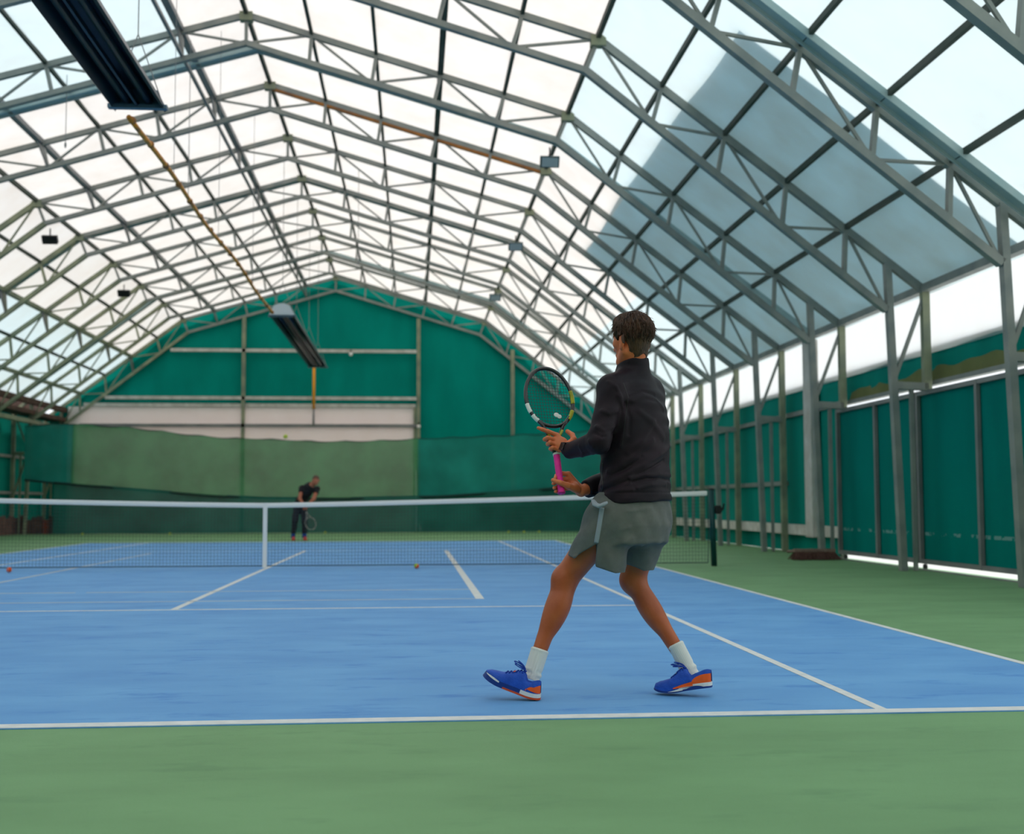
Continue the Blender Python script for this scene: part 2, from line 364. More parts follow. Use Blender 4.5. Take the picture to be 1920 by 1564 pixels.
# front wall behind the photographer
q = MB(); q.box((-10.2, Y0-.05, 0), (9.1, Y0, 3.8)); tag(build('wall_front', q, green_tarp), kind='structure')
q = MB(); vs = []
for x in (-9.44, -5.05, 0, 5.05, 9.44): vs += [(CX+x, Y0-.02, 3.7), (CX+x, Y0-.02, ztop(abs(x))+.05)]
q.add(vs, [(2*i, 2*i+2, 2*i+3, 2*i+1) for i in range(4)]); tag(build('trim_1', q, mem_sunlit), kind='structure')

# ------------------------------------------------------------------ left wall
wl = empty('wall_left', (-10.12, 0, 0)); tag(wl, kind='structure')
q = MB(); q.box((-.06, Y0, 0), (0, Y1, 3.75)); build('tarpaulin_sheet', q, green_tarp_r, wl)
for z in (2.35, 1.25):
    q = MB(); q.box((.03, Y0, z-.04), (.11, Y1, z+.04)); build('wall_rail', q, steel, wl)
q = MB(); q.box((.15, Y0, 3.62), (.75, Y1, 3.74)); build('eave_gutter', q, brown_rust, wl)
q = MB(); q.box((.62, Y0, 3.92), (.78, Y1, 4.08)); build('eave_edge', q, brown_rust, wl)
q = MB(); q.box((.0, Y0, 3.74), (.06, Y1, 4.1)); build('eave_board', q, brown_rust, wl)
q = MB(); q.box((.55, Y0, 3.34), (.70, Y1, 3.46)); build('eave_beam', q, steel_old, wl)
# ragged red-brown plank footing at the far end of the left wall
pf = empty('plank_footing', (-9.6, 20.6, 0)); tag(pf, 'red brown upright planks low at the far end of the left wall', 'planks')
plank_a = mat('plank_brown', (.17, .085, .065), .85, 0, (.09, .05, .045), 5); plank_b = mat('plank_red', (.36, .07, .03), .8, 0, (.22, .06, .04), 5)
for i in range(9):
    q = MB(); x = -.36+i*.17; h = .5+.07*math.sin(i*2.2)
    q.box((x, -.03+.02*(i % 2), 0), (x+.162, .03+.02*(i % 2), h)); build('plank', q, plank_b if i == 5 else plank_a, pf)
for i in range(11):
    q = MB(); y = -2.3+i*.2; h = .52+.06*math.sin(i*1.7); q.box((-.31, y, 0), (-.27+.01*(i % 2), y+.19, h)); build('plank', q, plank_a, pf)

# ------------------------------------------------------------------ right wall
wr = empty('wall_right', (9.02, 0, 0)); tag(wr, kind='structure')
skirt = membrane('white_skirt', (.66, .68, .68), (.2, .2, .2), .03)
yed = [Y0, -12, -8, -4.7, -1.55, 1.6, 4.75, 7.9, 11.05, 14.2, 17.35, 20.5, Y1]
for a, c in zip(yed[:-1], yed[1:]):
    q = MB(); q.grid(lambda u, v: (-.03+.02*math.sin(math.pi*u), a+(c-a)*u, 2.9+.9*v), 4, 2); build('skirt_panel', q, skirt, wr, True)
def tarp(y0, y1, z0, z1, m, nm='tarpaulin_sheet'):
    q = MB(); n = max(4, int((y1-y0)*4))
    q.grid(lambda u, v: (.03+.012*math.sin((y0+(y1-y0)*u)*6.0)+.01*math.sin(v*5+u*9), y0+(y1-y0)*u, z0+(z1-z0)*v), n, 6)
    return build(nm, q, m, wr, True)
tarp(2.05, Y1, 0, 2.98, green_tarp_r); tarp(Y0, 2.05, 2.50, 2.98, green_tarp_r)
q = MB(); q.grid(lambda u, v: (.015+.008*math.sin(u*90), Y0+(2.05-Y0)*u, 2.50+(.19+.03*math.sin(u*75)+.025*math.sin(u*31+1)+.015*math.sin(u*190))*v), 160, 2); build('olive_strip', q, olive, wr, True)
q = MB(); q.box((.0, Y0, 2.965), (.05, Y1, 2.99)); build('tarpaulin_hem', q, steel_grey, wr)
for z, ya in ((2.50, 2.05), (1.25, 5.0)):
    q = MB(); q.box((-.04, ya, z-.035), (.02, Y1, z+.045)); build('wall_rail', q, steel, wr)
q = MB(); q.box((-.10, 2.05, .32), (.02, Y1-1, .50)); build('white_ledge', q, white_dirty, wr)
q = MB(); q.box((-.16, 3.14, .30), (-.01, 3.52, 3.74)); build('white_column', q, white_paint, wr)
q = MB(); q.box((-.22, Y0, 3.70), (-.10, Y1, 3.80)); build('eave_beam', q, steel, wr)
q = MB(); q.box((-.09, 1.98, 0), (.0, 2.05, 2.52)); build('door_post', q, steel_dark, wr)
q = MB(); q.box((-.06, Y0, 2.46), (.04, 2.05, 2.52)); build('door_track', q, steel, wr)
scuff = mat('door_tarpaulin', (.0005, .17, .145), .85, 0, (.0005, .205, .175), 1.6, (1, 1, .3), spec=.03, bump=.2, bscale=2)
def scuff_band(m):
    nt = m.node_tree; N = nt.nodes; L = nt.links; b = N['Principled BSDF']; src = b.inputs['Base Color'].links[0].from_socket
    tc = N.new('ShaderNodeTexCoord'); sp = N.new('ShaderNodeSeparateXYZ'); L.new(tc.outputs['Object'], sp.inputs[0])
    def mth(op, a, bb):
        n = N.new('ShaderNodeMath'); n.operation = op
        for k, x in enumerate((a, bb)):
            if isinstance(x, (int, float)): n.inputs[k].default_value = x
            else: L.new(x, n.inputs[k])
        return n.outputs[0]
    d = mth('ABSOLUTE', mth('SUBTRACT', sp.outputs[2], .40), 0); band = mth('LESS_THAN', d, .022)
    n = N.new('ShaderNodeTexNoise'); n.inputs['Scale'].default_value = 9; n.inputs['Detail'].default_value = 6; L.new(tc.outputs['Object'], n.inputs['Vector'])
    k = mth('MULTIPLY', band, mth('MULTIPLY', mth('GREATER_THAN', n.outputs['Fac'], .52), .45))
    mx = N.new('ShaderNodeMixRGB'); mx.inputs[2].default_value = (.35, .5, .48, 1); L.new(k, mx.inputs[0]); L.new(src, mx.inputs[1]); L.new(mx.outputs[0], b.inputs['Base Color'])
scuff_band(scuff)
for di, (ya, yb, mid) in enumerate(((-1.22, 1.95, .33), (-4.85, -1.02, -2.92), (-8.5, -4.95, -6.7))):
    d = empty('door_%d' % (di+1), (8.90, 0, .075)); tag(d, kind='structure')
    q = MB(); q.grid(lambda u, v: (.02+.01*math.sin(u*14), ya+.03+(yb-ya-.06)*u, .02+2.27*v), 14, 4); build('tarpaulin_sheet', q, scuff, d, True)
    for y in (ya+.03, mid, yb-.03):
        q = MB(); q.box((-.035, y-.03, 0), (.015, y+.03, 2.31)); build('door_stile', q, steel_grey, d)
    for z in (.03, 2.29):
        q = MB(); q.box((-.03, ya, z-.03), (.01, yb, z+.03)); build('door_rail', q, steel_grey, d)
    for y in (ya+.25, yb-.25):
        q = MB(); q.tube([(-.02, y, -.04), (.02, y, -.04)], .035, 10); build('door_roller', q, black, d)
q = MB(); q.box((8.80, -20, -.003), (8.86, 1.9, .012)); tag(build('trim_2', q, steel), kind='structure')

# ------------------------------------------------------------------ windscreen net in front of the end wall
cw = empty('windscreen_curtain', (0, 19.7, 0)); tag(cw, 'long green mesh windscreen hung across the hall behind the far baseline', 'curtain')
XT = [(-9.6, 3.25), (-9.0, 3.27), (-8.16, 3.32), (-6.29, 3.19), (-4.72, 3.0), (-3.62, 2.90), (-2.35, 2.86), (-.76, 2.79), (.85, 2.81), (2.14, 2.87), (5.73, 3.02), (8.2, 3.18)]
def top_z(x):
    for (a, za), (c, zc) in zip(XT[:-1], XT[1:]):
        if a <= x <= c: return za+(zc-za)*(x-a)/(c-a)
    return 3.2
RP = [(-9.4, 1.62), (-8.65, 1.54), (-6.25, 1.33), (-3.9, 1.13), (-2.33, 1.06), (0, 1.04), (3, 1.1), (6, 1.3), (8.2, 1.5)]
def rope_z(x):
    for (a, za), (c, zc) in zip(RP[:-1], RP[1:]):
        if a <= x <= c: return za+(zc-za)*(x-a)/(c-a)
    return RP[0][1]
def sheet(x0, x1, zb, zt, m, nm, off=0, n=90):
    q = MB()
    def fn(u, v):
        x = x0+(x1-x0)*u; s = zt(x)-(.035*abs(math.sin(x*2.9)) if zt is top_z else 0)
        z = zb(x)+(s-zb(x))*v
        return (x, off+.05*math.sin(x*1.7+v*2)+.025*math.sin(x*5.1), z)
    q.grid(fn, n, 8); return build(nm, q, m, cw, True)
sheet(-8.05, 2.2, rope_z, top_z, net_cloth, 'upper_net')
sheet(-9.45, -8.0, rope_z, top_z, net_cloth2, 'side_net', .06, 12)
sheet(2.15, 8.15, rope_z, lambda x: top_z(x)-.02, net_cloth2, 'doubled_net', .08, 40)
sheet(-8.55, 8.15, lambda x: .03, lambda x: rope_z(x)+.05, net_low, 'lower_net', -.02)
q = MB(); q.tube([(x, -.02+.05*math.sin(x*1.7), rope_z(x)) for x in np.linspace(-9.4, 8.1, 60)], .028, 6); build('hem_rope', q, dark_rope, cw)
q = MB(); q.tube([(x, .05*math.sin(x*1.7+2), top_z(x)-.035*abs(math.sin(x*2.9))) for x in np.linspace(-9.4, 8.1, 120)], .012, 6); build('top_rope', q, dark_rope, cw)

# ------------------------------------------------------------------ tennis net
def net_top(x): return .914+(1.07-.914)*(abs(x)/6.3)**1.3
nt_ = empty('tennis_net', (0, 0, 0)); tag(nt_, 'tennis net with white top tape stretched across the blue court', 'net')
q = MB()
for i in range(-136, 137):
    x = i*.046; q.add([(x-.0018, 0, .045), (x+.0018, 0, .045), (x+.0018, 0, net_top(x)-.03), (x-.0018, 0, net_top(x)-.03), (x, .0035, .045), (x, .0035, net_top(x)-.03)], [(0, 1, 2, 3), (1, 4, 5, 2), (4, 0, 3, 5)])
for j in range(20):
    pts = []
    for i in range(-28, 29):
        x = i*.2236; pts.append((x, .002, .045+(net_top(x)-.075)*j/19))
    q.tube(pts, .0021, 3)
tag(build('net_mesh', q, net_cord, nt_), kind='stuff')
q = MB(); q.tube([(x, 0, .045) for x in np.linspace(-6.25, 6.25, 40)], .007, 6); q.tube([(6.25, 0, .05), (6.27, 0, .5), (6.25, 0, 1.02)], .006, 6); build('bottom_cord', q, net_cord, nt_)
q = MB()
for s in (-1, 1):
    q.grid(lambda u, v: (-6.25+12.5*u, s*.008*(1 if 0 < v < 1 else .3), net_top(-6.25+12.5*u)-.065*v), 48, 3)
build('top_tape', q, white_tape, nt_)
q = MB(); q.box((-.028, -.014, .02), (.028, .014, .915)); build('center_strap', q, white_tape, nt_)
for sx, lab in ((1, 'dark green net post with a black winch, beside the right court side'), (-1, 'dark green net post at the other end of the net')):
    g = empty('net_post', (sx*6.34, 0, 0)); tag(g, lab, 'post')
    q = MB(); q.tube([(0, 0, 0), (-sx*.03, 0, 1.09)], .043, 14); build('post_tube', q, dk_green, g, True)
    q = MB(); q.ball((-sx*.03, 0, 1.09), (.045, .045, .02)); build('post_cap', q, black, g, True)
    q = MB(); q.box((sx*.03, -.04, .74), (sx*.10, .04, .86)); q.tube([(sx*.07, -.06, .8), (sx*.07, .06, .8)], .05, 12); build('winch', q, black, g)
    q = MB(); q.tube([(sx*.10, 0, .80), (sx*.14, .0, .80), (sx*.15, -.01, .89)], .014, 8); build('winch_handle', q, black, g)

# ------------------------------------------------------------------ heaters, pipes, cables
def heater(x, y0, y1, z, lab, plate):
    g = empty('radiant_heater', (x, (y0+y1)/2, z)); tag(g, lab, 'heater'); L2 = (y1-y0)/2
    pr = [(-.27, .0), (-.17, .20), (-.05, .25), (.05, .25), (.17, .20), (.27, .0)]
    q = MB(); vs = []
    for y in (-L2, L2): vs += [(a, y, c) for a, c in pr]+[(a*.93, y, c-.02) for a, c in pr]
    n = 6; fs = []
    for i in range(n-1): fs += [(i, i+1, 12+i+1, 12+i), (6+i+1, 6+i, 18+i, 18+i+1)]
    for k in (0, 12): fs += [(k+i, k+6+i, k+7+i, k+1+i) for i in range(5)]
    fs += [(0, 12, 18, 6), (5, 11, 23, 17)]
    q.add(vs, fs); build('reflector', q, navy, g)
    for sx in (-.11, .11):
        q = MB(); q.tube([(sx, -L2+.1, .07), (sx, L2-.1, .07)], .045, 10); build('heating_tube', q, navy, g, True)
    q = MB(); q.box((-.012, -L2+.05, .0), (.012, L2-.05, .05)); build('middle_fin', q, navy, g)
    for y in (-L2, L2):
        q = MB(); q.add([(a*1.02, y-.015, c+.01) for a, c in pr]+[(a*1.02, y+.015, c+.01) for a, c in pr], [tuple(range(5, -1, -1)), tuple(range(6, 12))]+[(i, (i+1) % 6, 6+(i+1) % 6, 6+i) for i in range(6)]); build('end_plate', q, plate, g)
    q = MB(); q.box((-.30, L2-.14, -.02), (.30, L2-.06, .02)); q.box((-.30, -L2+.06, -.02), (.30, -L2+.14, .02)); build('bracket', q, navy_l, g)
    ztop_ = ztop(abs(x-CX))-.05-z
    for y in (-L2+.15, -L2*.35, L2*.35, L2-.15):
        q = MB(); q.tube([(-.25, y, .05), (0, y, .75)], .006, 5); q.tube([(.25, y, .05), (0, y, .75)], .006, 5); q.tube([(0, y, .75), (0, y, ztop_)], .006, 5); build('chain', q, steel_grey, g)
    return g
heater(-.80, -13.5, -4.45, 5.0, 'dark navy radiant heater trough hanging overhead near the camera', navy_l)
heater(-.80, 9.2, 19.3, 4.98, 'dark radiant heater with a pale end plate hanging before the end wall', pale_plate)
g = empty('gas_pipe', (-.97, 2.2, 5.0)); tag(g, 'long rusty orange gas pipe hung along the hall between the two heaters', 'pipe')
pts = [(.02*math.sin(y*.9), y, .0+.015*math.sin(y*1.3)) for y in np.linspace(-6.45, 6.85, 40)]
q = MB(); q.tube(pts, .028, 8); build('pipe', q, orange_pipe, g, True)
for y in np.linspace(-6.3, 6.7, 16):
    q = MB(); q.ball((.02*math.sin(y*.9), y, 0), (.042, .07, .042), 8, 6); build('pipe_coupling', q, rust, g, True)
for y in (-4.0, -.5, 3.5):
    q = MB(); q.tube([(0, y, 0), (0, y, 3.3)], .004, 5); build('hanger', q, steel_grey, g)
for x, y, z0, z1, lab in ((-1.42, 1.6, 5.62, 8.1, 'thin grey cable hanging from the truss beside the ridge'), (-3.28, 1.6, 6.4, 7.5, 'short thin pull cord hanging from the left half of a truss'), (.9, 7.9, 5.9, 7.9, 'thin cable hanging from the roof right of the far heater')):
    g = empty('hanging_cable', (x, y, z0)); tag(g, lab, 'cable')
    q = MB(); q.tube([(0, 0, .05), (0, 0, z1-z0)], .006, 5); build('cable', q, steel_grey, g)
    q = MB(); q.ball((0, 0, 0), (.018, .018, .05), 8, 6); build('end_weight', q, steel_grey, g)
# floodlights at the knees
for s, y, lab in ((-1, 7.9, 'black floodlight at the left roof knee, nearest of the left pair'), (-1, 14.2, 'small black floodlight at the left roof knee, second from the camera'),
                  (1, 1.6, 'dark floodlight at the right roof knee above the net'), (1, 7.9, 'floodlight at the right roof knee, middle of the three there'), (1, 14.2, 'floodlight at the right roof knee, nearest the end wall')):
    g = empty('floodlight', (CX+s*4.75, y-.08, 6.48)); tag(g, lab, 'floodlight', 'floodlights at the roof knees')
    q = MB(); a = math.radians(35)
    q.beam((0, 0, -.13), (0, .0, .02), .015, .05); q.tube([(-.14, 0, -.13), (.14, 0, -.13)], .008, 6); build('bracket', q, black, g)
    q = MB(); R = Matrix.Rotation(a, 3, 'X')
    bx = [(-.15, -.05, -.09), (.15, -.05, -.09), (.15, .05, -.07), (-.15, .05, -.07), (-.15, -.05, .09), (.15, -.05, .09), (.15, .05, .07), (-.15, .05, .07)]
    q.add([R@Vector(v)+Vector((0, 0, -.20)) for v in bx], [(0, 3, 2, 1), (4, 5, 6, 7), (0, 1, 5, 4), (1, 2, 6, 5), (2, 3, 7, 6), (3, 0, 4, 7)]); build('housing', q, black if s < 0 else dk_green, g)
    q = MB(); gx = [(-.13, -.053, -.075), (.13, -.053, -.075), (.13, -.053, .075), (-.13, -.053, .075)]
    gx = gx+[(x_, -.049, z_) for x_, _, z_ in gx]
    q.add([R@Vector(v)+Vector((0, 0, -.20)) for v in gx], [(0, 1, 2, 3), (7, 6, 5, 4), (0, 4, 5, 1), (1, 5, 6, 2), (2, 6, 7, 3), (3, 7, 4, 0)]); build('lamp_glass', q, glass_w if s > 0 else black, g)
# broom by the right wall
g = empty('broom', (8.35, 1.6, 0)); tag(g, 'wide brown bristle broom lying on the green floor by the right wall', 'broom')
wood = mat('broom_wood', (.20, .13, .11), .7, 0, (.28, .19, .15), 6); bris = mat('broom_bristle', (.075, .035, .028), .95, 0, (.12, .06, .045), 40)
q = MB(); q.tube([(-.02, .02, .15), (.1, 1.65, .06)], .024, 8); build('handle', q, wood, g, True)
q = MB(); q.box((-.34, -.08, .12), (.32, .0, .17)); build('head', q, wood, g)
q = MB()
for i in range(420):
    x = rnd.uniform(-.34, .32); k = rnd.uniform(-1, 1); q.beam((x*.95, -.04+k*.035, .13), (x*1.12+rnd.uniform(-.04, .04), -.04+k*.17, .006), .010, .010)
tag(build('bristles', q, bris, g), kind='stuff')

# ------------------------------------------------------------------ balls
yel = mat('felt_yellow', (.55, .62, .03), .9, 0, (.48, .56, .03), 80); ora = mat('felt_orange', (.85, .08, .015), .9, 0, (.75, .10, .02), 80); seamw = mat('ball_seam', (.75, .75, .7), .8); grn = mat('felt_green', (.35, .5, .03), .9)
def tball(x, y, z, m, lab, group=None, half=None):
    r = .034; g = empty('tennis_ball', (x, y, z)); tag(g, lab, 'ball', group)
    q = MB(); q.ball((0, 0, 0), r, 20, 12); build('felt', q, m, g, True)
    if half:
        q = MB(); q.ball((-.004, 0, .003), (r*.985, r*.985, r*.985), 20, 12); build('second_half', q, half, g, True)
    pts = []
    for k in range(40):
        t = 2*math.pi*k/40; p = np.array((math.cos(t)+.35*math.cos(3*t), math.sin(t)-.35*math.sin(3*t), .9*math.sin(2*t))); pts.append(p/np.linalg.norm(p)*r*1.0)
    q = MB(); q.tube(pts, .0016, 4, True); build('seam', q, seamw, g)
tball(.06, 2.0, 1.95, yel, 'yellow tennis ball in the air against the white wall panel')
tball(-3.32, -.35, .034, ora, 'bright orange ball on the floor at the foot of the net')
tball(2.10, -.15, .034, ora, 'orange and green ball on the floor by the net, near the short side line', None, grn)
for x, y, lab in ((-7.6, 19.3, 'yellow ball under the windscreen, nearest the brown planks'), (-5.0, 18.9, 'yellow ball under the windscreen left of the far player'), (-.55, 19.3, 'yellow ball by the windscreen just right of the far player'),
                  (4.9, 18.9, 'yellow ball by the windscreen, first of the three behind the near player'), (5.36, 18.9, 'yellow ball by the windscreen, middle of the three behind the near player'), (5.8, 18.8, 'yellow ball by the windscreen, last of the three towards the right wall')):
    tball(x, y, .034, yel, lab, 'yellow balls along the windscreen')
# ------------------------------------------------------------------ people: smooth bodies grown from blended volumes
f32 = np.float32
def smin(a, b, k):
    h = np.clip(.5+.5*(b-a)/k, 0, 1); return b+(a-b)*h-k*h*(1-h)
def smax(a, b, k): return -smin(-a, -b, k)
def rc(P, a, b, r1, r2):
    a = np.asarray(a, f32); b = np.asarray(b, f32); ba = b-a; pa = P-a
    t = np.clip((pa@ba)/max(float(ba@ba), 1e-9), 0, 1)
    d = pa-t[:, None]*ba
    return np.sqrt((d*d).sum(1))-(r1+(r2-r1)*t)
def ell(P, c, r, R=None):
    q = P-np.asarray(c, f32)
    if R is not None: q = q@np.asarray(R, f32)          # columns of R are the ellipsoid's axes
    r = np.asarray(r, f32); k0 = np.sqrt(((q/r)**2).sum(1)); k1 = np.sqrt(((q/(r*r))**2).sum(1))+1e-9
    return k0*(k0-1)/k1
def plane(P, p, n):
    n = np.asarray(n, f32); n = n/np.linalg.norm(n); return (P-np.asarray(p, f32))@n
def chain(P, pts, rs, k=.004):
    d = None
    for a, b, r1, r2 in zip(pts[:-1], pts[1:], rs[:-1], rs[1:]):
        e = rc(P, a, b, r1, r2); d = e if d is None else smin(d, e, k)
    return d
def sdf_mesh(f, lo, hi, h, name, m, off):
    lo = np.array(lo, float); n = (np.ceil((np.array(hi)-lo)/h/8)*8).astype(int); nb = n//8
    V = np.ones(tuple(n), f32)
    gi = np.stack(np.meshgrid(*[np.arange(k) for k in nb], indexing='ij'), -1).reshape(-1, 3)
    cen = (lo+(gi*8+3.5)*h).astype(f32); fc = f(cen); act = np.abs(fc) < h*11
    V8 = V.reshape(nb[0], 8, nb[1], 8, nb[2], 8)
    ins = gi[(~act) & (fc < 0)]
    if len(ins): V8[ins[:, 0], :, ins[:, 1], :, ins[:, 2], :] = -1
    g = gi[act]; loc = np.stack(np.meshgrid(*[np.arange(8)]*3, indexing='ij'), -1).reshape(-1, 3)
    for s in range(0, len(g), 1500):
        gg = g[s:s+1500]; P = (lo+(gg[:, None, :]*8+loc[None])*h).reshape(-1, 3).astype(f32)
        V8[gg[:, 0], :, gg[:, 1], :, gg[:, 2], :] = f(P).reshape(len(gg), 8, 8, 8)
    S = V < 0
    c = [S[i:n[0]-1+i, j:n[1]-1+j, k:n[2]-1+k] for i in (0, 1) for j in (0, 1) for k in (0, 1)]
    allc = c[0].copy(); anyc = c[0].copy()
    for x in c[1:]: allc &= x; anyc |= x
    A = np.argwhere(anyc & ~allc); idx = -np.ones(tuple(n-1), np.int64); idx[A[:, 0], A[:, 1], A[:, 2]] = np.arange(len(A))
    cor = [(i, j, k) for i in (0, 1) for j in (0, 1) for k in (0, 1)]
    vals = [V[A[:, 0]+i, A[:, 1]+j, A[:, 2]+k] for i, j, k in cor]
    acc = np.zeros((len(A), 3)); cnt = np.zeros(len(A))
    for a in range(8):
        for b2 in range(a+1, 8):
            if sum(abs(x-y) for x, y in zip(cor[a], cor[b2])) != 1: continue
            cr = (vals[a] < 0) != (vals[b2] < 0); t = vals[a]/(vals[a]-vals[b2]+1e-20)
            p = np.array(cor[a])+t[:, None]*(np.array(cor[b2])-np.array(cor[a])); acc[cr] += p[cr]; cnt[cr] += 1
    vs = lo+(A+acc/cnt[:, None])*h
    quads = []
    for ax in range(3):
        o1, o2 = [q for q in range(3) if q != ax]
        sl0 = [slice(1, n[q]-1) for q in range(3)]; sl1 = list(sl0); sl0[ax] = slice(0, n[ax]-1); sl1[ax] = slice(1, n[ax])
        s0 = S[tuple(sl0)]; s1 = S[tuple(sl1)]; E = np.argwhere(s0 != s1)
        if not len(E): continue
        fl = s0[E[:, 0], E[:, 1], E[:, 2]]
        base = E.copy(); base[:, o1] += 1; base[:, o2] += 1
        def cell(d1, d2):
            q = base.copy(); q[:, o1] += d1; q[:, o2] += d2; return idx[q[:, 0], q[:, 1], q[:, 2]]
        Q = np.stack([cell(-1, -1), cell(0, -1), cell(0, 0), cell(-1, 0)], 1)
        if ax == 1: fl = ~fl
        Q[~fl] = Q[~fl][:, ::-1]; quads.append(Q)
    Q = np.concatenate(quads); Q = Q[(Q >= 0).all(1)]
    return vs-np.array(off), Q
def merge_mesh(parts, name, m, parent):
    vs = []; fs = []; o = 0
    for v, q in parts: vs.append(v); fs.append(q+o); o += len(v)
    vs = np.concatenate(vs); fs = np.concatenate(fs)
    me = bpy.data.meshes.new(name); me.vertices.add(len(vs)); me.vertices.foreach_set('co', vs.astype(f32).ravel())
    me.loops.add(len(fs)*4); me.loops.foreach_set('vertex_index', fs.astype(np.int32).ravel())
    me.polygons.add(len(fs)); me.polygons.foreach_set('loop_start', np.arange(0, len(fs)*4, 4, dtype=np.int32)); me.polygons.foreach_set('loop_total', np.full(len(fs), 4, np.int32))
    me.update(calc_edges=True); me.validate()
    me.polygons.foreach_set('use_smooth', [True]*len(me.polygons)); me.materials.append(m)
    return link(name, me, parent)

skin = mat('skin', (.62, .160, .062), .5, 0, (.68, .19, .08), 14, bump=.05, bscale=90, spec=.35)
skin_leg = mat('tanned_skin', (.37, .078, .022), .42, 0, (.46, .11, .034), 10, bump=.08, bscale=120, spec=.4)
hair_m = mat('dark_brown_hair', (.022, .0105, .0055), .5, 0, (.085, .036, .017), 60, (1, 1, .25), bump=.5, bscale=120, spec=.4)
jacket_m = mat('charcoal_jacket', (.0085, .0065, .0105), .55, 0, (.018, .009, .015), 5, bump=.12, bscale=260, spec=.16)
shorts_m = mat('grey_shorts', (.112, .118, .110), .85, 0, (.13, .137, .128), 30, bump=.10, bscale=300)
shorts_l = mat('pale_stripe', (.28, .32, .36), .8)
sock_m = mat('white_sock', (.72, .72, .68), .9, bump=.1, bscale=300)
shoe_blue = mat('shoe_blue', (.010, .065, .40), .6, 0, (.015, .09, .50), 30, bump=.25, bscale=160)
shoe_dark = mat('shoe_dark_blue', (.010, .04, .22), .5)
shoe_orange = mat('shoe_orange', (.85, .11, .012), .55); shoe_red = mat('shoe_sole_red', (.62, .075, .02), .6)
shoe_white = mat('shoe_white', (.75, .74, .70), .6); lace_m = mat('lace_blue', (.008, .045, .33), .8)
pink = mat('pink_grip', (.85, .035, .33), .6, 0, (.78, .028, .30), 40, bump=.3, bscale=120)
yel_green = mat('racket_yellow', (.45, .43, .02), .35, 0, (.30, .30, .02), 20); rk_black = mat('racket_black', (.012, .012, .014), .25, spec=.6)
rk_white = mat('racket_white', (.72, .74, .72), .4); string_m = mat('string', (.03, .035, .035), .5)
eye_w = mat('eye_white', (.75, .72, .68), .3); eye_d = mat('eye_iris', (.03, .02, .012), .2)

# ---------------------------- near player
YP = -11.35
def B(px, py, dy=0.0): return at(px, py, YP+dy)
def unit(v): v = np.array(v, float); return v/np.linalg.norm(v)
ROOT = np.array([2.95, -11.33, 0.0])
man = empty('person', ROOT); tag(man, 'person seen from behind in dark jacket and grey shorts, holding a racket', 'person')
TH = math.radians(47); Fb = np.array((-math.sin(TH), math.cos(TH), 0)); Lb = np.array((-math.cos(TH), -math.sin(TH), 0))   # chest and left-hand directions

def loft(P, tab, Fd=Fb, Ld=Lb):
    """stack of ellipses: rows of (z, centre, half width, half depth)"""
    z = np.array([r[0] for r in tab]); o = np.argsort(z); z = z[o]
    g = lambda k: np.interp(P[:, 2], z, np.array([tab[i][k] for i in o])).astype(f32)
    cx, cy_, a, b2 = g(1), g(2), g(3), g(4)
    dx = P[:, 0]-cx; dy = P[:, 1]-cy_
    l = (dx*Ld[0]+dy*Ld[1]); f = (dx*Fd[0]+dy*Fd[1])
    k0 = np.sqrt((l/a)**2+(f/b2)**2)+1e-6; k1 = np.sqrt((l/(a*a))**2+(f/(b2*b2))**2)+1e-6
    return k0*(k0-1)/k1
def row(py, pxc, a, b2, dy=.02):
    c = B(pxc, py, dy); return (c[2], c[0], c[1], a, b2)

# limbs (joint points)
hipL, kneeL, ankL = B(1152, 962, -.04), B(1060, 1086, .10), B(1000, 1254, .03)
hipR, kneeR, ankR = B(1218, 958, .11), B(1187, 1086, .20), B(1290, 1252, .05)
def legs(P):
    d = rc(P, hipL, kneeL, .086, .059); d = smin(d, ell(P, B(1056, 1088, .085), (.052, .056, .062)), .03)
    sh = rc(P, kneeL, ankL, .050, .031); sh = smin(sh, ell(P, B(1045, 1142, .075), (.054, .056, .125), _axis(kneeL, ankL)), .03)
    sh = smin(sh, ell(P, B(1052, 1128, .06), (.044, .046, .10), _axis(kneeL, ankL)), .03)
    d = smin(d, sh, .03)
    e = rc(P, hipR, kneeR, .094, .060); e = smin(e, ell(P, B(1185, 1090, .19), (.055, .055, .062)), .03)
    sh = rc(P, kneeR, ankR, .049, .030); sh = smin(sh, ell(P, B(1218, 1142, .155), (.050, .055, .125), _axis(kneeR, ankR)), .03)
    e = smin(e, sh, .03)
    return smin(d, e, .015)
def _axis(a, b):
    z = unit(np.array(b)-np.array(a)); x = unit(np.cross((0, 1, 0), z)); y = np.cross(z, x); return np.stack([x, y, z], 1)
shL, elL, wrL = B(1146, 734, -.12), B(1123, 828, -.18), B(1064, 842, .07)
shR, elR, wrR = B(1214, 744, .11), B(1166, 890, .22), B(1090, 921, .085)
neckb, neckt = B(1187, 702, .015), B(1186, 650, .0)
def torso_core(P):
    d = loft(P, [row(960, 1187, .165, .115), row(880, 1191, .150, .105), row(800, 1190, .17, .115), row(745, 1188, .150, .09), row(700, 1187, .07, .07)])
    return smax(d, np.maximum(plane(P, B(1187, 705), (0, 0, 1)), plane(P, B(1187, 985), (0, 0, -1))), .02)
def body(P):
    d = smin(torso_core(P), rc(P, neckb, neckt, .053, .053), .02)
    for a, b2, c in ((shL, elL, wrL), (shR, elR, wrR)):
        d = smin(d, rc(P, a, b2, .036, .034), .02); d = smin(d, rc(P, b2, c, .033, .026), .015)
    return smin(d, legs(P), .02)

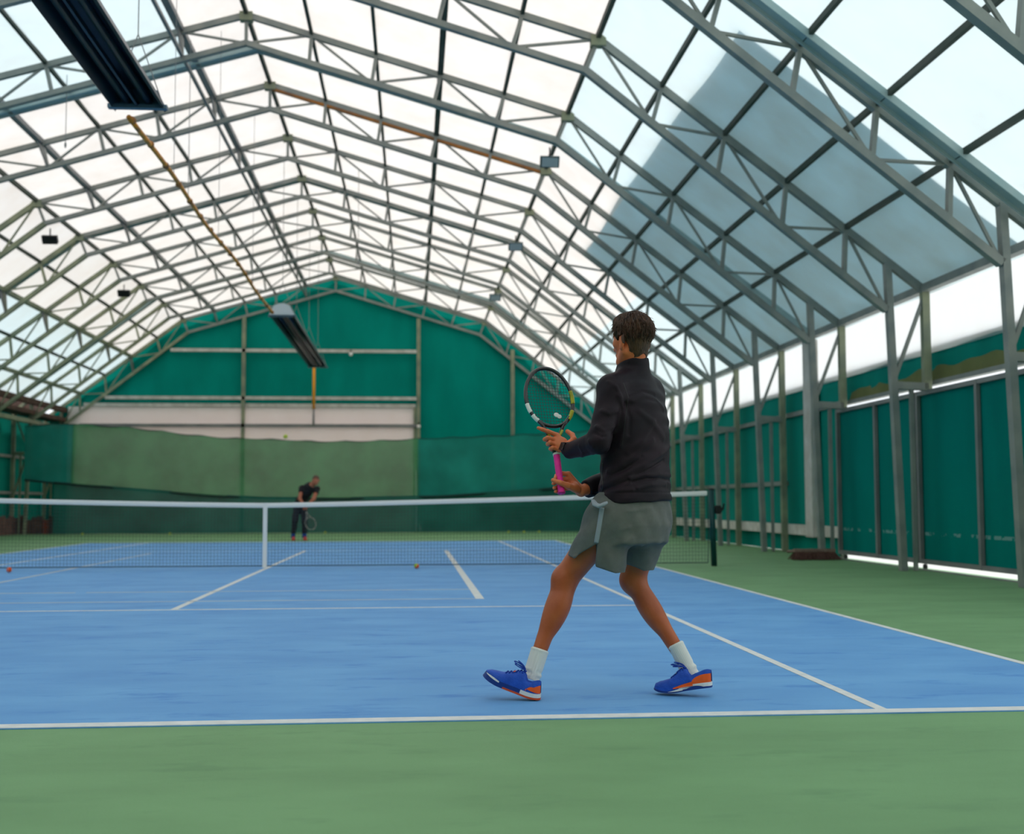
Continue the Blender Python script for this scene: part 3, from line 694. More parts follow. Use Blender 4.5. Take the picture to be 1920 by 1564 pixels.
# head
HT = math.radians(37); Fh = unit((-math.sin(HT), math.cos(HT), -.10)); Lh = unit((-math.cos(HT), -math.sin(HT), 0)); Uh = np.cross(Lh*-1, Fh)
HC = B(1184.5, 634, -.01)
RH = np.stack([Fh, Lh, Uh], 1)
def hp(f, l, u): return HC+Fh*f+Lh*l+Uh*u
def head(P):
    d = ell(P, hp(-.012, 0, .018), (.094, .074, .088), RH)
    d = smin(d, ell(P, hp(.030, 0, -.035), (.062, .058, .085), RH), .03)
    d = smin(d, rc(P, hp(.066, .012, -.112), hp(.066, -.012, -.112), .022, .022), .03)                 # chin
    for s in (1, -1):
        d = smin(d, rc(P, hp(.0, .058*s, -.07), hp(.055, .03*s, -.108), .020, .018), .025)           # jaw line
        d = smin(d, ell(P, hp(.052, .045*s, -.022), (.022, .02, .02), RH), .02)                      # cheek bones
        d = smin(d, rc(P, hp(.078, .012*s, .018), hp(.066, .042*s, .02), .011, .010), .012)          # brows
        d = smax(d, -ell(P, hp(.090, .032*s, -.001), (.014, .016, .010), RH), .012)                  # eye sockets
        e = ell(P, hp(-.008, .084*s, -.028), (.021, .0085, .034), np.stack([unit(Fh-Lh*.45*s), unit(Lh*s+Fh*.45), Uh], 1))
        e = smax(e, -ell(P, hp(.000, .091*s, -.022), (.011, .007, .021), RH), .003)
        e = smin(e, ell(P, hp(.0, .079*s, -.054), (.010, .007, .010), RH), .006)
        d = smin(d, e, .003)
    d = smin(d, rc(P, hp(.088, 0, .004), hp(.106, 0, -.036), .008, .013), .012)                        # nose
    for s in (1, -1): d = smin(d, ell(P, hp(.094, .013*s, -.039), (.010, .008, .008), RH), .006)
    d = smin(d, rc(P, hp(.086, .018, -.069), hp(.086, -.018, -.069), .0075, .0075), .006)              # upper lip
    d = smin(d, rc(P, hp(.084, .015, -.080), hp(.084, -.015, -.080), .0085, .0085), .005)              # lower lip
    d = smin(d, rc(P, neckb, hp(-.022, 0, -.05), .053, .056), .025)
    return smax(d, plane(P, B(1187, 706), (0, 0, -1)), .01)

# hands
def handL(P):
    wr = wrL; dm = .095
    k1, k2, k3, k4 = B(1044, 816, .10), B(1041, 825, .095), B(1042, 834, .09), B(1047, 843, .085)
    d = rc(P, elL+(B(1066, 847, .055)-elL)*.70, wr, .030, .027)
    for k, r in ((k1, .0125), (k2, .013), (k3, .0125), (k4, .0115)): d = smin(d, rc(P, wr+(k-wr)*.12, k, .018, r), .012)
    d = smin(d, ell(P, B(1055, 832, .085), (.026, .014, .030)), .012)
    fing = [([k1, B(1027, 809, .095), B(1017, 805.5, .095), B(1009.5, 802.5, .10)], [.0115, .0105, .0095, .0082]),
            ([k2, B(1027, 821, .085), B(1021.5, 824, .10), B(1027, 827, .128)], [.0118, .0105, .0098, .0085]),
            ([k3, B(1031, 830, .078), B(1027, 833, .095), B(1032, 836, .125)], [.0112, .0100, .0092, .0082]),
            ([k4, B(1036, 839.5, .072), B(1032, 842, .085), B(1036, 845, .112)], [.0102, .0092, .0085, .0076]),
            ([B(1063, 836, .075), B(1076, 824, .085), B(1073, 815.5, .115), B(1064, 809, .145)], [.017, .0145, .0125, .0105])]
    for pts, rs in fing: d = smin(d, chain(P, pts, rs), .0035)
    return d
GB = B(1053, 925, .02); GT = B(1022, 687, .285); RA = unit(GT-GB); RL_ = np.linalg.norm(GT-GB)
def handR(P):
    wr = wrR; d = rc(P, elR+(B(1090, 921, .09)-elR)*.74, wr, .031, .028)
    kn = [B(1066, 889, .085), B(1068, 898, .088), B(1070, 907, .088), B(1073, 915, .085)]
    for k in kn: d = smin(d, rc(P, wr+(k-wr)*.1, k, .019, .013), .012)
    fing = [([kn[0], B(1054, 888, .092), B(1043.5, 892, .072), B(1041, 897, .040)], [.0118, .0108, .0098, .0085]),
            ([kn[1], B(1054, 899, .088), B(1042, 904, .066), B(1037.5, 907, .036)], [.0122, .0110, .0100, .0086]),
            ([kn[2], B(1056, 909, .084), B(1044, 914, .062), B(1039, 915, .034)], [.0116, .0105, .0095, .0083]),
            ([kn[3], B(1059, 917, .078), B(1047, 922, .056), B(1041.5, 922, .032)], [.0106, .0095, .0088, .0076]),
            ([B(1082, 918, .062), B(1065, 911, .022), B(1051, 905.5, .003), B(1037, 900.5, .008)], [.020, .0155, .0122, .0098])]
    for pts, rs in fing: d = smin(d, chain(P, pts, rs), .004)
    d = smin(d, ell(P, B(1076, 912, .06), (.024, .02, .022)), .012)
    return d
v_body = sdf_mesh(lambda P: smin(body(P), head(P), .004), (ROOT[0]-.62, -11.75, .10), (ROOT[0]+.55, -10.85, 1.85), .0065, 'body', skin, ROOT)
hl = wrL-(.13, .14, .12); hh = wrL+(.10, .13, .14); v_hl = sdf_mesh(handL, (wrL[0]-.17, wrL[1]-.12, wrL[2]-.08), (wrL[0]+.055, wrL[1]+.12, wrL[2]+.13), .0022, 'h', skin, ROOT)
v_hr = sdf_mesh(handR, (wrR[0]-.17, wrR[1]-.13, wrR[2]-.07), (wrR[0]+.05, wrR[1]+.09, wrR[2]+.13), .0022, 'h', skin, ROOT)
v_hd = sdf_mesh(lambda P: head(P)-.0008, HC-(.16, .16, .22), HC+(.16, .16, .14), .0032, 'h', skin, ROOT)
bd = merge_mesh([v_body, v_hl, v_hr, v_hd], 'body', skin, man)
bd.data.materials.append(skin_leg)
zl = np.empty(len(bd.data.polygons)*3, f32); bd.data.polygons.foreach_get('center', zl); zl = zl.reshape(-1, 3)[:, 2]
bd.data.polygons.foreach_set('material_index', (zl < .82).astype(np.int32))
for s in (1, -1):
    q = MB(); q.ball(hp(.079, .032*s, -.001), .0125, 14, 10); e_ = build('eye', q, eye_w, man, True, ROOT)
    q = MB(); q.ball(hp(.0885, .032*s, -.001), (.0055, .0055, .0055), 10, 8); build('iris', q, eye_d, e_, True, ROOT)

# hair: a cap with tufts
def hairs(P):
    q = P-HC.astype(f32); u = q@Uh.astype(f32); f = q@Fh.astype(f32); l = q@Lh.astype(f32)
    hb = head(P)
    thick = (.004+.012*np.clip((u+.05)/.09, 0, 1)).astype(f32)
    d = ell(P, hp(-.012, 0, .020), (.094, .0745, .088), RH)-thick
    d = smin(d, hb-.0035-.004*np.clip((u+.06)/.06, 0, 1), .01)
    d = smin(d, ell(P, hp(.035, 0, .092), (.055, .050, .026), RH), .03)
    al = np.abs(l)
    back = -.103+.010*np.cos(l*60)                                   # nape
    side = np.interp(f, [-.075, -.045, -.030, -.022, .012, .020, .034, .040, .075], [-.103, -.098, -.072, .000, .006, -.012, .0, .040, .060]).astype(f32)
    line = np.where(al > .038, side, np.where(f < 0, back, .058)).astype(f32)+.003*np.sin(l*110+f*70)
    d = smax(d, (line-u)*.7, .005)
    ang = np.arctan2(l, -f); wv = .0026*np.sin(ang*34+np.sin(u*60)*1.5)+.0020*np.sin(ang*61+u*45)
    return d+wv*np.clip((u+.05)/.06, 0, 1)
vh = sdf_mesh(hairs, HC-(.15, .15, .14), HC+(.15, .15, .16), .0026, 'hair', hair_m, ROOT)
hair = merge_mesh([vh], 'hair', hair_m, man)
q = MB(); R_ = random.Random(5)
for i in range(2600):
    th = math.acos(R_.uniform(-.80, 1)); ph = R_.uniform(0, 2*math.pi)
    dr = np.array((math.sin(th)*math.cos(ph), math.sin(th)*math.sin(ph), math.cos(th)))
    loc = dr*np.array((.094, .0745, .088)); u_ = loc[2]+.02; f_ = loc[0]-.012
    if abs(loc[1]) > .040: lim = np.interp(f_, [-.075, -.045, -.030, -.022, .012, .020, .034, .040, .075], [-.070, -.060, -.04, .022, .028, .02, .02, .060, .080])
    else: lim = -.062 if f_ < 0 else .075
    if u_ < lim: continue
    n_ = unit(dr/np.array((.094, .0745, .088))); off_ = .004+.012*min(1, max(0, (u_+.05)/.09))
    p = hp(*(loc+n_*off_+np.array((-.012, 0, .020)))); n_ = RH@n_
    dn = unit(RH@np.array((.35 if dr[0] > 0 else -.15, dr[1]*.15, -1.0))+np.array((R_.uniform(-.3, .3), R_.uniform(-.3, .3), R_.uniform(-.2, .2))))
    tg = unit(dn-n_*(dn@n_)); sd_ = np.cross(n_, tg)
    L_ = R_.uniform(.016, .032)*(1 if u_ > 0 else .55); lift = R_.uniform(.0, .005) if R_.random() < .95 else .013
    if u_ < 0: lift *= .4
    a, b2, c = p-n_*.003, p+tg*L_*.55+n_*(.001+lift*.5), p+tg*L_+n_*(lift-.002)
    ww = R_.uniform(.0012, .0024)
    q.add([a-sd_*ww, a+sd_*ww, a+n_*ww*1.5, b2-sd_*ww*.9, b2+sd_*ww*.9, b2+n_*ww*1.2, c], [(0, 1, 4, 3), (1, 2, 5, 4), (2, 0, 3, 5), (3, 4, 6), (4, 5, 6), (5, 3, 6)])
tf = build('hair_tufts', q, hair_m, hair, False, ROOT); tag(tf, kind='stuff')

# jacket
JT = [row(948, 1190, .212, .158), row(935, 1190, .213, .160), row(905, 1191, .203, .150), row(870, 1191, .200, .145), row(830, 1191, .203, .148), row(790, 1190, .203, .148), row(760, 1188, .192, .138), row(735, 1187, .172, .118), row(715, 1187, .125, .095), row(700, 1187, .085, .080), row(690, 1187, .075, .076)]
def seg_ridge(P, pts, r, amp):
    o = 0
    for a, b2 in zip(pts[:-1], pts[1:]):
        dd = rc(P, a, b2, 0, 0); o = np.maximum(o, np.exp(-(dd/r)**2))
    return amp*o
RIDGES = []
def jacket(P):
    d = loft(P, JT)
    z1 = B(1187, 694)[2]; d = smax(d, P[:, 2]-z1, .02)
    d = smin(d, ell(P, B(1146, 733, -.10), (.066, .066, .064)), .06); d = smin(d, ell(P, B(1217, 738, .12), (.066, .066, .064)), .06)
    d = smin(d, rc(P, B(1178, 706, -.03), B(1148, 724, -.10), .050, .056), .04); d = smin(d, rc(P, B(1196, 706, .04), B(1217, 733, .11), .052, .058), .04)
    col = loft(P, [row(712, 1187, .092, .092), row(690, 1187, .079, .080, .01), row(662, 1187, .072, .074, 0)], Fh, Lh)
    col = smax(col, plane(P, B(1198, 669, -.07), unit((-.22, .14, 1))), .006)
    d = smin(d, col, .012)
    a1 = rc(P, B(1147, 736, -.11), elL, .064, .054); a1 = smin(a1, rc(P, elL, B(1066, 847, .055), .053, .039), .02)
    cutL = plane(P, B(1067.5, 847, .048), unit(wrL-elL))
    a1 = smax(a1, cutL, .006)
    d = smin(d, a1, .028)
    a2 = rc(P, B(1217, 742, .12), elR, .062, .056); a2 = smin(a2, rc(P, elR, B(1090, 921, .09), .055, .042), .02)
    cutR = plane(P, B(1099, 920, .105), unit(wrR-elR)); a2 = smax(a2, cutR, .006)
    d = smin(d, a2, .03)
    nh = unit((-.02, -.02, 1)); d = smax(d, -plane(P, B(1190, 942, -.1), nh), .008)
    # hollows at hem, cuffs and collar
    d = smax(d, -smax(rc(P, B(1187, 697, .012), B(1187, 655, -.005), .060, .064), -plane(P, B(1187, 692), (0, 0, 1)), .004), .004)
    r = np.zeros(len(P), f32)
    near = np.abs(d) < .04
    if near.any():
        Q = P[near]; x = np.zeros(len(Q), f32)
        for pts, rr, am in RIDGES: x = x+seg_ridge(Q, pts, rr, 1)*am
        s = Q@np.array((5, 3, 9), f32); s2 = Q@np.array((-7, 4, 14), f32)
        x = x+.0018*np.sin(s*4.5+2*np.sin(s2*1.7))+.0016*np.sin(s2*6+1.5*np.sin(s*2.1))
        hz = Q[:, 2]-B(1190, 942)[2]; x = x-.003*np.exp(-((hz-.045)/.004)**2)
        r[near] = x
    return d-r
def on_jacket(px, py):
    """walk from the photographer's side to where the cloth begins"""
    d = unit(B(px, py)-CAM); t = 4.8
    for _ in range(60):
        v = float(jacket((CAM+d*t)[None, :].astype(f32))[0])
        if v < .0008 or t > 7: break
        t += v*.8
    return CAM+d*t
def ridge(pts, r=.009, amp=.009): return ([on_jacket(x, y) for x, y in pts], r, amp)
RIDGES = [ridge(*a) for a in (
    ([(1128, 912), (1150, 903), (1178, 886), (1206, 872), (1238, 852), (1254, 838)], .011, .011), ([(1130, 920), (1156, 911), (1186, 896), (1214, 882), (1244, 864)], .007, -.008),
    ([(1140, 884), (1168, 872), (1198, 848), (1224, 826)], .012, .009), ([(1146, 892), (1174, 879), (1204, 856)], .007, -.006),
    ([(1182, 897), (1210, 890), (1236, 889), (1256, 892)], .009, .012), ([(1186, 904), (1212, 898), (1238, 898), (1256, 901)], .006, -.010),
    ([(1196, 916), (1222, 909), (1248, 909)], .008, .008), ([(1136, 926), (1160, 920), (1186, 918)], .009, .006),
    ([(1186, 752), (1208, 742), (1230, 750), (1244, 768)], .010, .007), ([(1180, 744), (1204, 734), (1226, 740)], .007, -.005),
    ([(1160, 742), (1170, 768), (1172, 800), (1164, 836)], .012, .008), ([(1172, 756), (1181, 785), (1180, 815)], .008, -.008),
    ([(1200, 772), (1222, 790), (1244, 822)], .014, .006), ([(1178, 850), (1204, 826), (1226, 792)], .012, .007),
    ([(1128, 770), (1142, 776), (1158, 770)], .009, .006), ([(1118, 800), (1132, 808), (1152, 800)], .009, .008), ([(1114, 812), (1130, 820), (1150, 812)], .006, -.007),
    ([(1104, 826), (1112, 840), (1112, 852)], .008, .006), ([(1086, 836), (1092, 848), (1092, 857)], .007, .005), ([(1140, 716), (1156, 726), (1164, 744)], .008, .006))]
vj = sdf_mesh(jacket, (ROOT[0]-.36, -11.72, .88), (ROOT[0]+.50, -10.92, 1.62), .0046, 'jacket', jacket_m, ROOT)
jk = merge_mesh([vj], 'jacket', jacket_m, man)

# shorts
ST = [row(1010, 1188, .195, .150), row(985, 1188, .204, .160), row(960, 1189, .205, .155), row(935, 1190, .196, .145), row(925, 1190, .19, .14)]
hem1, hem2 = B(1064, 1043, -.02), B(1156, 1075, -.08)
nL = unit(np.cross(hem2-hem1, FW)); nL = nL if nL[2] < 0 else -nL
hem3, hem4 = B(1158, 1054, .1), B(1216, 1072, .1); nR = unit(np.cross(hem4-hem3, FW)); nR = nR if nR[2] < 0 else -nR
def shorts(P):
    d = loft(P, ST); d = smax(d, np.maximum(P[:, 2]-B(1190, 933)[2], B(1190, 1020)[2]-P[:, 2]), .02)
    a = rc(P, B(1149, 965, -.04), B(1093, 1075, .03), .118, .100)
    a = smin(a, rc(P, B(1142, 975, -.04), B(1138, 1085, -.03), .10, .080), .04)
    a = smax(a, plane(P, hem1*.5+hem2*.5, nL), .006)
    a = smax(a, -smax(smin(rc(P, B(1130, 1010, .0), B(1093, 1090, .04), .085, .090), rc(P, B(1140, 1010, -.02), B(1136, 1095, -.02), .07, .070), .04), -plane(P, (hem1*.5+hem2*.5)+np.array((0, 0, .05)), nL), .004), .004)
    sa, sb, sc_ = B(1119, 1019, -.1), B(1079, 1050, -.1), B(1117, 1070, -.1)
    n1 = unit(np.cross(sb-sa, FW)); n1 = n1 if n1[2] > 0 else -n1; n2 = unit(np.cross(sc_-sa, FW)); n2 = n2 if n2@RT > 0 else -n2
    a = smax(a, -np.maximum(np.maximum(plane(P, sa, n1), plane(P, sa, n2)), P[:, 1]-(YP+.02)), .006)
    b2 = rc(P, B(1212, 965, .09), B(1190, 1085, .17), .122, .078); b2 = smax(b2, plane(P, hem3*.5+hem4*.5, nR), .006)
    b2 = smax(b2, -smax(rc(P, B(1205, 1010, .14), B(1189, 1090, .19), .08, .069), -plane(P, (hem3*.5+hem4*.5)+np.array((0, 0, .035)), nR), .004), .004)
    d = smin(d, smin(a, b2, .012), .035)
    s = P@np.array((-6, 4, 9), f32); s2 = P@np.array((9, 5, 4), f32)
    d = d-.0025*np.sin(s*4+1.5*np.sin(s2*2))-.0018*np.sin(s2*7+s)
    for pts, rr, am in SR: d = d-seg_ridge(P, pts, rr, am)
    return d
SR = [([B(x, y, dy) for x, y, dy in p], r, a) for p, r, a in (
    ([(1255, 985, -.02), (1215, 1000, -.08), (1200, 1030, -.08), (1180, 1062, -.06)], .012, .010),
    ([(1120, 1018, -.17), (1095, 1032, -.13), (1075, 1044, -.05)], .010, .007), ([(1128, 950, -.18), (1170, 960, -.19), (1220, 952, -.13)], .011, .005),
    ([(1105, 1030, -.15), (1140, 1005, -.19), (1180, 990, -.17)], .014, .006), ([(1120, 1050, -.15), (1150, 1030, -.17), (1185, 1010, -.16)], .014, .006))]
vs_ = sdf_mesh(shorts, (ROOT[0]-.42, -11.72, .58), (ROOT[0]+.5, -10.95, 1.02), .0050, 'shorts', shorts_m, ROOT)
shr = merge_mesh([vs_], 'shorts', shorts_m, man)
def bvh(o): 
    me = o.data; n = len(me.vertices); co = np.empty(n*3, f32); me.vertices.foreach_get('co', co); 
    return BVHTree.FromPolygons([Vector(v) for v in co.reshape(-1, 3)], [tuple(p.vertices) for p in me.polygons])
def snap(tree, p, off):
    """lay a point onto a garment, along the way the side of the body faces"""
    d = unit(p-CAM); h = tree.ray_cast(Vector(p-d*1.0-ROOT), Vector(d), 2.5)
    if h[0] is None: return None
    return np.array(h[0])+np.array(h[1])*off*(1 if np.array(h[1])@d < 0 else -1)
bs = bvh(shr)
def ribbon(tree, cl, wpx, m, name, parent, thick=.0022, n=24):
    """narrow strip along a centre line on a garment"""
    pts = []; 
    for i in range(n+1):
        t = i/n*(len(cl)-1); k = min(int(t), len(cl)-2); f_ = t-k
        x = cl[k][0]+(cl[k+1][0]-cl[k][0])*f_; y = cl[k][1]+(cl[k+1][1]-cl[k][1])*f_
        dx = cl[k+1][0]-cl[k][0]; dy = cl[k+1][1]-cl[k][1]; L_ = math.hypot(dx, dy); nx, ny = -dy/L_, dx/L_
        rowp = [snap(tree, B(x+nx*s*wpx, y+ny*s*wpx, 0), thick) for s in (-.5, -.17, .17, .5)]
        if all(p is not None for p in rowp): pts.append(rowp)
    q = MB()
    for r_ in pts: q.v += [tuple(p) for p in r_]
    for i in range(len(pts)-1):
        for j in range(3): q.f.append((i*4+j, i*4+j+1, i*4+5+j, i*4+4+j))
    me = q.mesh(name, m, True); o = link(name, me, parent); sm = o.modifiers.new('thickness', 'SOLIDIFY'); sm.thickness = .003; return o
ribbon(bs, [(1129, 952), (1124, 985), (1118, 1018)], 8.5, shorts_l, 'side_stripe', shr)
# folded waistband showing at the front
q = MB(); c0 = [B(1112, 938, -.12), B(1116, 946, -.145), B(1124, 949, -.165), B(1133, 945, -.175), B(1139, 942, -.18)]
q.tube(c0, [.010, .016, .017, .015, .010], 12, flat=.55); build('waistband', q, shorts_l, shr, True, ROOT)
bj = bvh(jk)
ribbon(bj, [(1130, 868), (1129, 890), (1131, 910), (1128, 928)], 2.0, black, 'fold_gap_shade', jk, .001)  # black strip paints the shade in the fold gap beside the front flap
ribbon(bj, [(1168, 716), (1178, 745), (1172, 790), (1166, 840)], 1.4, black, 'sleeve_seam', jk, .0005)

# socks
def sock(a, b2, r0, r1, name, top):
    ax = unit(np.array(a)-np.array(b2)); x = unit(np.cross(ax, (0, 1, 0))); y = np.cross(ax, x); q = MB(); n = 72; m_ = 30; L_ = np.linalg.norm(np.array(a)-np.array(b2))
    def fn(u, v):
        t = 2*math.pi*u; r = r0+(r1-r0)*v; r += .0011*math.cos(t*28)*(1 if v < .94 else .2)+.0015*math.exp(-((v-.95)/.03)**2)
        if v > .985: r -= .004
        p = np.array(b2)+ax*(L_*v)+(x*math.cos(t)+y*math.sin(t)*1.08)*r; return p+.004*math.sin(v*26)*math.exp(-((v-.2)/.12)**2)*x
    q.grid(fn, n, m_); return build(name, q, sock_m, man, True, ROOT)
sock(B(1013, 1217, .045), B(995, 1274, .028), .0405, .0415, 'sock', 0)
sock(B(1266, 1207, .078), B(1296, 1266, .045), .0385, .0375, 'sock', 0)

# shoes
def shoe(origin, yaw, pitches, side, left, parent, root, scale=1.0, mats=None, detail=True):
    """built along its length: stations s 0..1 from heel to toe; side=+1 shows the inner face pattern"""
    L_ = .292*scale; f = np.array((math.cos(yaw), math.sin(yaw), 0)); l = np.array((-math.sin(yaw), math.cos(yaw), 0)); up = np.array((0, 0, 1.0))
    n = 48; pos = [np.array(origin, float)]; fr = []
    for i in range(n+1):
        a = np.interp(i/n, [p[0] for p in pitches], [math.radians(p[1]) for p in pitches])
        d = f*math.cos(a)+up*math.sin(a); u = -f*math.sin(a)+up*math.cos(a); fr.append((d, u)); pos.append(pos[-1]+d*L_/n)
    ss = np.linspace(0, 1, n+1)
    W = np.interp(ss, [0, .03, .10, .25, .42, .60, .74, .86, .94, .985, 1], [.010, .024, .033, .036, .0365, .045, .0485, .044, .033, .018, .006])*scale
    H = np.interp(ss, [0, .06, .12, .22, .30, .36, .44, .58, .72, .85, .94, 1], [.094, .098, .094, .082, .080, .100, .104, .082, .063, .053, .044, .030])*scale
    def frame(s):
        x = s*n; i = min(int(x), n-1); t = x-i; p = pos[i]*(1-t)+pos[i+1]*t; d, u = fr[i]; return p, d, u, W[i]*(1-t)+W[i+1]*t, H[i]*(1-t)+H[i+1]*t
    z0 = .020*scale; EX = .62
    def upper(s, t, o=0):
        p, d, u, w_, h = frame(s); c, sn = math.cos(t), math.sin(t)
        op = np.interp(s, [0, .05, .30, .36], [.55, .62, .62, 0.0])
        xx = (w_+o)*math.copysign(abs(c)**EX, c); zz = z0+(h+o-z0)*abs(sn)**.8
        xx *= 1-.10*abs(sn)**2*(1 if s < .3 else 0)
        if op > 0 and abs(c) < op: zz -= .025*scale*(1-abs(c)/op)**.5
        return p+l*xx+u*zz
    def sidept(s, z, sd_, o=.0015):
        p, d, u, w_, h = frame(s); 
        if z <= z0: return p+l*sd_*(w_+.0035*scale+o)+u*z
        sn = min(1, ((z-z0)/(h-z0)))**(1/.8); sn = min(sn, .97); c = math.sqrt(1-sn*sn); xx = w_*c**EX*(1-.10*sn**2*(1 if s < .3 else 0))
        return p+l*sd_*(xx+o)+u*z
    mu, md, mo, mr, mw, ml = mats or (shoe_blue, shoe_dark, shoe_orange, shoe_red, shoe_white, lace_m)
    g = empty('shoe', origin); g.parent = parent; g.location = tuple(np.array(origin)-root)
    q = MB(); q.grid(lambda a, b2: upper(a, math.pi*b2), n, 28); build('upper', q, mu, g, True, origin)
    def slab(za, zb, m, nm, s0=0, s1=1, inf=.003):
        q = MB(); m2 = 40; ring = []
        for i in range(m2+1):
            s = s0+(s1-s0)*i/m2; p, d, u, w_, h = frame(s); w2 = w_+inf*scale
            ring.append([p-l*w2+u*za, p+l*w2+u*za, p+l*w2+u*zb, p-l*w2+u*zb])
        q.v = [tuple(x) for r_ in ring for x in r_]
        for i in range(m2):
            for j in range(4): k = (j+1) % 4; q.f.append((i*4+j, i*4+k, i*4+4+k, i*4+4+j))
        q.f += [(3, 2, 1, 0), tuple(m2*4+k for k in range(4))]
        return build(nm, q, m, g, False, origin)
    slab(0, .009*scale, mr if left else md, 'outsole', 0, .62); slab(0, .009*scale, md, 'toe_sole', .62, 1)
    slab(.009*scale, .027*scale, mw, 'heel_midsole', 0, .34 if left else .52); slab(.009*scale, .027*scale, md if left else mu, 'midsole', .34 if left else .52, 1)
    if not detail: return g
    def patch(nm, m, s0, s1, zl, zh, sd_, o=.0022):
        q = MB(); q.grid(lambda a, b2: sidept(s0+(s1-s0)*a, (zl(a)+(zh(a)-zl(a))*b2)*scale, sd_, o), 24, 6); build(nm, q, m, g, True, origin)
    for sd_ in (1, -1):
        vis = sd_ == side
        if left:
            patch('heel_counter', mo, .0, .27, lambda a: .028+.012*a, lambda a: .030+.034*(1-a)*(.55+.45*abs(math.cos(a*3.0)))+.022*(1 if a < .95 else 0)*max(0, math.sin(a*math.pi))**.6*(.3+.7*a), sd_)
            patch('toe_accent', mw, .70, .97, lambda a: .020+.004*a, lambda a: .026+.005*math.sin(a*math.pi), sd_, .004)
        else:
            patch('heel_counter', mo, .0, .30, lambda a: .027, lambda a: .030+.038*math.sqrt(max(0, 1-a**2.2)), sd_)
            patch('side_swoosh', mo, .28, .62, lambda a: .020, lambda a: .020+.016*(1-a)**.7+.003, sd_, .0042)
            patch('sole_wedge', md, .08, .42, lambda a: .002, lambda a: .004+.014*math.sin(a*math.pi)**.7, sd_, .0048)
            patch('white_strip', mw, .46, .72, lambda a: .006, lambda a: .006+.014*(1-a), sd_, .0042)
    # heel cap of the outsole and lacing
    q = MB()
    for s in (.40, .45, .50, .55, .60, .65):
        q.tube([upper(s+.012*math.sin(b2*9), math.pi*(.36+.28*b2), .002) for b2 in np.linspace(0, 1, 9)], .0028*scale, 6)
    build('laces', q, ml, g, True, origin)
    q = MB(); q.grid(lambda a, b2: upper(.525+.035*a, math.pi*(.40+.2*b2), .0035), 3, 6); build('tongue_tab', q, mo if left else mw, g, True, origin)
    p, d, u, w_, h = frame(.385); kb = p+u*(h+.004)
    q = MB()
    for sg, ln, hgt in ((1, .062, .022), (-1, .055, .012), (.4, .045, .030)):
        loop = [kb+d*(ln*.5*(1-math.cos(t))) + l*sg*.022*math.sin(t)*1.0+u*(.004+hgt*math.sin(t/2)) for t in np.linspace(0, 2*math.pi, 22)]
        q.tube(loop, .0024*scale, 6)
    q.ball(kb, (.009, .009, .006), 10, 6); build('lace_bow', q, ml, g, True, origin)
    return g
oL = at(1009, 1309, -11.40); oL[2] = 0.0
oL = np.array((2.63, -11.41, 0.004))
shoe(oL, math.radians(180-14), [(0, 3), (.12, 12), (.25, 20), (.65, 22), (.85, 32), (1, 40)], 1, True, man, ROOT)
oR = np.array((3.437, -11.40, .046))
shoe(oR, math.radians(180-26), [(0, -2), (.10, -9), (.5, -13), (.66, -4), (.8, 2), (1, 22)], 1, False, man, ROOT, .965)

# watch
wa = unit(wrL-B(1085, 842, -.01)); q = MB(); x = unit(np.cross(wa, (0, 0, 1))); y = np.cross(wa, x)
wc = B(1064.5, 842.5, .062)
def wf(u, v): t = 2*math.pi*u; return wc+wa*(.024*(v-.5))+(x*math.cos(t)+y*math.sin(t))*(.0325+.002*math.sin(v*math.pi))
q.grid(wf, 40, 5); wt = build('watch', q, black, man, True, ROOT)
nrm = unit(-FW*.9+np.array((0, 0, .25))); nrm = unit(nrm-wa*(nrm@wa)); sdv = np.cross(wa, nrm)
q = MB(); fc = wc+nrm*.034
q.add([fc+wa*a*.016+sdv*b2*.019+nrm*c for c in (-.006, .005) for a, b2 in ((-1, -1), (1, -1), (1, 1), (-1, 1))], [(3, 2, 1, 0), (4, 5, 6, 7), (0, 1, 5, 4), (1, 2, 6, 5), (2, 3, 7, 6), (3, 0, 4, 7)]); build('watch_face', q, rk_black, wt, False, ROOT)

